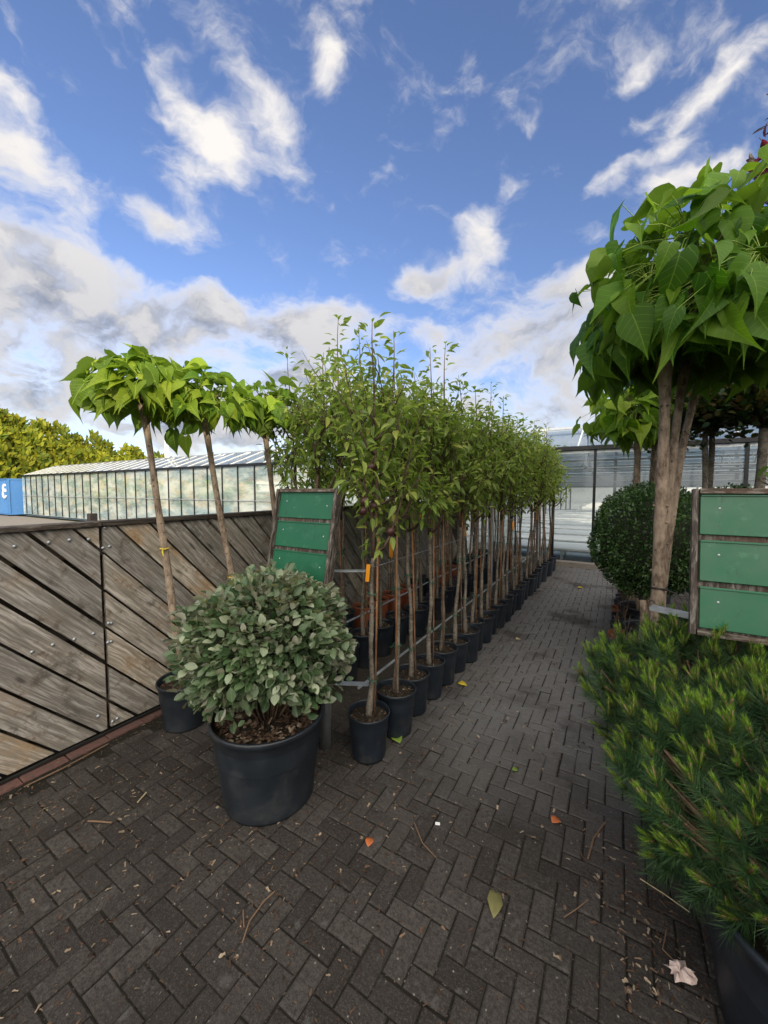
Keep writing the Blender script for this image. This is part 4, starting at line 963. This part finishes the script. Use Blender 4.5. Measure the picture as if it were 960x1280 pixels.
# ================================================================== CLIPPED BALLS
def ball(loc, label, rad, zc, stems, seed, n=11000):
    random.seed(seed); r = np.random.default_rng(seed)
    t = thing('clipped_ball_shrub', loc, label, 'shrub', 'clipped ball shrubs in the right hand row')
    b = MB(); pot_mesh(b, .2, .32); b.build('pot', M['pot'], t, True); b = MB(); soil_mesh(b, .185, .275); b.build('soil', M['soil'], t, True)
    o = unit(r.normal(0,1,(n,3))); a = np.arctan2(o[:,1], o[:,0]); lum = 1 + .03*np.sin(5*a+4*o[:,2]) + .03*np.sin(9*a-6*o[:,2]) + .04*np.sin(3*o[:,2]*3+a)
    pos = np.array([0,0,zc]) + o*np.array([1,1,1.0])*(rad*lum*(1-.12*r.random(n)**2))[:, None]
    d = unit(o*.9 + r.normal(0,.55,(n,3)) + np.array([0,0,.25])); nn = unit(o + r.normal(0,.7,(n,3)) + np.array([0,0,.4]))
    tm = leaf_template([(0,0),(.4,.3),(.75,.22),(1,0)], .3, .1)
    leaves('foliage', tm, pos, d, nn, r.uniform(.018,.033,n), M['leaf_box'], t)
    c = MB(); c.lathe([(max(.0001, .87*rad*math.sin(q)), -.87*rad*math.cos(q)) for q in np.linspace(0, math.pi, 12)], 20); co = c.build('twigs_and_shade', M['core'], t, True); co.location = (0,0,zc)
    b = MB()
    for k in range(stems):
        a_ = k*6.28/stems; b.tube(wobble((.05*math.cos(a_), .05*math.sin(a_), .26), (.12*math.cos(a_), .12*math.sin(a_), zc-rad*.7), 6, .008), .016, 7)
    b.build('stem', M['bark_cat'], t, True)
ball((.30, 4.30, 0), 'big dark clipped ball shrub on pale stems beside the aisle', .49, 1.12, 3, 51, 17000)
ball((.27, 5.05, 0), 'clipped ball shrub directly behind the nearest dark ball', .44, 1.22, 3, 52, 9000)
ball((.95, 4.95, 0), 'clipped ball shrub partly hidden by the right hand sign', .42, 1.2, 3, 53, 9000)

# stout cut stems at the foot of the ball (px 790-820): three poles
for k, (x, y) in enumerate(((.20, 3.62), (.27, 3.80), (.34, 3.70))):
    b = MB(); b.tube(wobble((x, y, 0.02), (x + .01, y + .02, .72), 8, .006), [.022]*9, 10); tag(b.build('timber_stake', M['bark_cat'], None, True), ['leftmost', 'middle', 'rightmost'][k] + ' of three stout stakes rising under the dark clipped ball', 'stake', 'stakes under the clipped ball')

# empty and planted pots along the right side of the aisle
def small_pot(loc, label, group, m, r_=.115, h=.24, plant=True, seed=0):
    random.seed(seed); t = thing('plant_pot', loc, label, 'pot', group)
    b = MB(); pot_mesh(b, r_, h); b.build('pot_shell', M[m], t, True); b = MB(); soil_mesh(b, r_*.93, h*.8); b.build('soil', M['soil'], t, True)
    b = MB()
    for k in range(3): a = random.uniform(0,6.28); b.tube(wobble((.02*math.cos(a), .02*math.sin(a), h*.78), (.07*math.cos(a), .07*math.sin(a), h + .25), 5, .01), [.005]*3+[.003]*3, 5)
    b.build('stem', M['bark_twig'], t, True); b = MB(); b.tube([(r_*1.03*math.cos(a), r_*1.03*math.sin(a), h + .09*math.sin(a*.5)) for a in np.linspace(.2, 6.0, 16)], .002, 4); b.build('wire_handle', M['wire'], t)
    return t
rp = [(.09,3.35,'pot'),(.10,3.66,'terra'),(.10,3.95,'pot'),(.11,4.24,'terra'),(.12,4.55,'pot'),(.13,4.86,'pot'),(.14,5.16,'terra'),(.15,5.48,'pot'),(.17,5.8,'pot'),(.19,6.1,'pot'),(.2,6.4,'pot')]
for k, (x, y, m_) in enumerate(rp):
    small_pot((x - .02, y, 0), ordn(k) + ' pot from the near end of the right aisle edge, ' + ('terracotta' if m_ == 'terra' else 'black plastic'), 'pots along the right edge of the aisle', m_, seed=60+k)

# ================================================================== OTHER STANDARDS ON THE RIGHT
def standard(name, loc, label, cat, group, th, tr_r, cr, ch, n, size, lm, seed, tmpl, pr=.16, lean=(0,0), upright=False):
    random.seed(seed); r = np.random.default_rng(seed); t = thing(name, loc, label, cat, group)
    b = MB(); pot_mesh(b, pr, .28); b.build('pot', M['pot'], t, True); b = MB(); soil_mesh(b, pr*.93, .24); b.build('soil', M['soil'], t, True)
    b = MB(); trp = wobble((0,0,.22), (lean[0],lean[1],th), 14, .01); b.tube(trp, [tr_r*(1.15-.3*i/14) for i in range(15)], 9); b.build('trunk', M['bark_pear'], t, True)
    br = MB(); pos = []; dr = []; nr = []; top = trp[-1]; nb = 26
    for k in range(nb):
        a = k*2.4; el = math.asin(random.uniform(-.1, 1)); L = random.uniform(.75, 1)
        e = top + Vector((math.cos(a)*math.cos(el)*cr*L, math.sin(a)*math.cos(el)*cr*L, ch*(.35 + .65*math.sin(el))*L)); m_ = top.lerp(e, .5) + Vector((0,0,.05)); pts = [top, m_, e]; br.tube(pts, [tr_r*.4, tr_r*.22, .002], 5)
        for _ in range(n//nb):
            u = random.uniform(.2, 1.0); q = (top.lerp(m_, u*2) if u < .5 else m_.lerp(e, u*2-1)) + Vector((random.gauss(0,cr*.13), random.gauss(0,cr*.13), random.gauss(0,ch*.10)))
            pos.append(q); o = (q-top).normalized(); dr.append(o + Vector((random.gauss(0,.6), random.gauss(0,.6), random.gauss(-.1,.5)))); nr.append(Vector((random.gauss(0,.6), random.gauss(0,.6), 1)))
    br.build('branches', M['bark_twig'], t, True); leaves('foliage', tmpl, np.array(pos), np.array(dr), np.array(nr), r.uniform(.7,1.3,len(pos))*size, M[lm], t)
    return t
rt = leaf_template([(0,0),(.15,.25),(.45,.42),(.8,.28),(1,0)], .2, .1); lt = leaf_template([(0,0),(.2,.13),(.5,.2),(.8,.12),(1,0)], .4, .2)
GS = 'dark leaved standards behind the right sign'
standard('standard_tree', (.78, 5.15, 0), 'dark leaved standard with a slim trunk, leftmost behind the right sign', 'tree', GS, 2.2, .028, .50, .75, 1500, .06, 'leaf_dark', 71, rt)
standard('standard_tree', (.92, 5.30, 0), 'dark leaved standard whose trunk leans towards the leftmost dark one', 'tree', GS, 2.2, .03, .50, .7, 1300, .06, 'leaf_dark', 72, rt, lean=(-.08, 0))
standard('standard_tree', (1.12, 4.75, 0), 'dark leaved standard with the thickest straight trunk above the right sign', 'tree', GS, 2.15, .04, .60, .85, 2000, .06, 'leaf_dark', 73, rt)
standard('standard_tree', (1.70, 4.9, 0), 'dark leaved standard at the right edge of the view', 'tree', GS, 2.25, .035, .62, .9, 1800, .06, 'leaf_dark', 74, rt)
standard('standard_tree', (.58, 6.7, 0), 'far dark leaved standard seen between the trunks of the right row', 'tree', GS, 2.1, .03, .45, .6, 900, .06, 'leaf_dark', 75, rt)
standard('red_leaved_tree', (1.20, 3.75, 0), 'tall tree with dark red leaves showing above the big catalpa at the upper right', 'tree', None, 3.3, .03, .52, 1.15, 900, .085, 'leaf_red', 76, lt, lean=(-.05, 0))
# young shrub peeping over the sign
standard('young_shrub', (.78, 2.62, 0), 'young shrub with a few green leaves peeping over the right sign', 'shrub', None, 1.45, .012, .22, .3, 34, .10, 'leaf_cat', 77, rt, pr=.13)

# ================================================================== LITTER ON THE PAVING
def flat_leaf(name, px, py, label, m, L, ang, wd=.35, curl=.3):
    tm = leaf_template([(0,0),(.15,wd*.5),(.4,wd),(.7,wd*.8),(1,0)], .35, curl); p = P2(px, py)
    o = leaves(name, tm, np.array([[0,0,.0]]), np.array([[math.cos(ang), math.sin(ang), .18]]), np.array([[0.1,0,1]]), np.array([L]), m); o.location = (p.x, p.y, .006)
    sm = o.modifiers.new('solid', 'SOLIDIFY'); sm.thickness = .0008; tag(o, label, 'leaf'); return o
flat_leaf('fallen_leaf', 460, 1060, 'bright orange fallen leaf standing up on the paving right of the big pot', M['leaf_orange'], .055, 1.9)
flat_leaf('fallen_leaf', 690, 1030, 'small rust coloured fallen leaf in the middle of the aisle', M['leaf_orange'], .06, 1.1)
flat_leaf('fallen_leaf', 617, 1150, 'long wilted olive green leaf lying in the foreground of the aisle', M['leaf_olive'], .13, 1.75, .22)
flat_leaf('fallen_leaf', 500, 930, 'fresh yellow green leaf beside the second pot of the aisle row', M['leaf_lime'], .09, 2.6, .42)
flat_leaf('fallen_leaf', 640, 963, 'round lime green leaf on the paving in mid aisle', M['leaf_lime'], .035, .4, .45)
flat_leaf('fallen_leaf', 572, 855, 'yellow fallen leaf by the pots halfway along the aisle row', M['tie_yellow'], .08, .2, .4)
flat_leaf('fallen_leaf', 722, 735, 'pale yellow leaf far down the aisle', M['tie_yellow'], .09, .3, .45)
flat_leaf('fallen_leaf', 645, 800, 'pale cream leaf beside the pots two thirds down the row', M['pale_twig'], .06, .9, .45)
# crumpled paper
b = MB(); seg = 18; vs = [(0,0,.012)]
for i in range(1, 4):
    for k in range(seg):
        a = 2*math.pi*k/seg; rr = .0105*i*random.uniform(.6,1.35); vs.append((rr*1.3*math.cos(a), rr*math.sin(a), random.uniform(.001,.034) if i < 3 else random.uniform(.0,.012)))
F = [(0,1+k,1+(k+1)%seg) for k in range(seg)] + [(1+i*seg+k, 1+(i+1)*seg+k, 1+(i+1)*seg+(k+1)%seg, 1+i*seg+(k+1)%seg) for i in range(2) for k in range(seg)]
b.add(vs, F); o = b.build('crumpled_paper', M['paper']); o.location = P2(850, 1218) + Vector((0,0,.003)); o.rotation_euler = (0,0,.6); tag(o, 'crumpled pinkish white scrap of paper near the bottom right', 'litter')
b = MB(); b.box((0,0,.002), (.022,.014,.003)); o = b.build('paper_scrap', M['white']); o.location = P2(547,1030); o.rotation_euler = (0,0,.4); tag(o, 'tiny square white scrap in the middle of the paving', 'litter')
def stick(pts, r_, label, m='twig'):
    b = MB(); q = [P2(*p) + Vector((0,0,.006 + random.uniform(0,.006))) for p in pts]; b.tube(q, r_, 5); tag(b.build('dry_twig', M[m]), label, 'twig')
stick([(172,1005),(183,992)], .0035, 'short pale stick left of the big black pot', 'pale_twig')
stick([(110,1028),(125,1029),(140,1031)], .004, 'thick reddish twig lying left of the big pot')
stick([(303,1180),(312,1155),(330,1130),(342,1118)], .003, 'branched dry stalk below the big pot')
stick([(305,1162),(304,1140)], .0025, 'thin stalk beside the branched one below the big pot')
stick([(518,1030),(528,1055),(545,1075)], .0025, 'curved reddish twig in the middle of the paving')
stick([(735,1075),(742,1050),(756,1030)], .004, 'dark forked twig beside the pines')
stick([(800,1100),(830,1120),(862,1143)], .002, 'long pale straw at the foot of the near pine', 'pale_twig')
stick([(705,1150),(722,1138),(735,1128)], .002, 'fine dark twig in the right foreground')
stick([(833,1165),(828,1190),(850,1212)], .002, 'dry stalk beside the crumpled paper')
stick([(30,985),(80,962),(135,932)], .004, 'long dry stem lying along the foot of the fence')
# fine crumbs of bark, soil and needles: nobody could count them
def crumbs():
    n = 5200; X = []; Y = []
    def add(k, fx, fy): X.append(fx(k)); Y.append(fy(k))
    add(9000, lambda k: rng.uniform(-2.7, 1.0, k), lambda k: .3 + 8*rng.random(k)**1.5)
    add(1500, lambda k: -1.0 + np.abs(rng.normal(0, .09, k)), lambda k: rng.uniform(1.6, 8.4, k))
    add(700, lambda k: -1.35 + rng.normal(0, .33, k), lambda k: 1.15 + rng.normal(0, .28, k))
    add(500, lambda k: .12 + rng.normal(0, .1, k), lambda k: 1.3 + rng.random(k)*.7)
    add(1600, lambda k: -2.0 + rng.normal(0, .06, k) + np.repeat(rng.uniform(-.6, 2.6, 80), 20), lambda k: rng.normal(0, .05, k) + np.repeat(rng.uniform(.5, 5, 80), 20))
    add(700, lambda k: -2.2 + rng.normal(0, .35, k), lambda k: .8 + rng.normal(0, .35, k))
    add(1800, lambda k: rng.uniform(-2.7, -1.1, k), lambda k: rng.uniform(1.8, 6.5, k))
    add(300, lambda k: -2.72 + rng.normal(0, .05, k), lambda k: rng.uniform(.2, 2, k))
    X = np.concatenate(X); Y = np.concatenate(Y); n = len(X); pos = np.stack([X, Y, np.full(n, .003)], 1)
    d = unit(np.stack([rng.normal(0,1,n), rng.normal(0,1,n), rng.normal(.02,.08,n)], 1)); nn = np.tile([0,0,1.0], (n,1)) + rng.normal(0,.2,(n,3))
    o = leaves('leaf_litter', chip_t, pos, d, nn, rng.uniform(.3,1.2,n)**3*.014, M['chip'], None, wid=rng.uniform(.3,1.1,n), smooth=False); tag(o, 'fine crumbs of bark and leaf scattered over the paving', 'litter', kind='stuff')
crumbs()
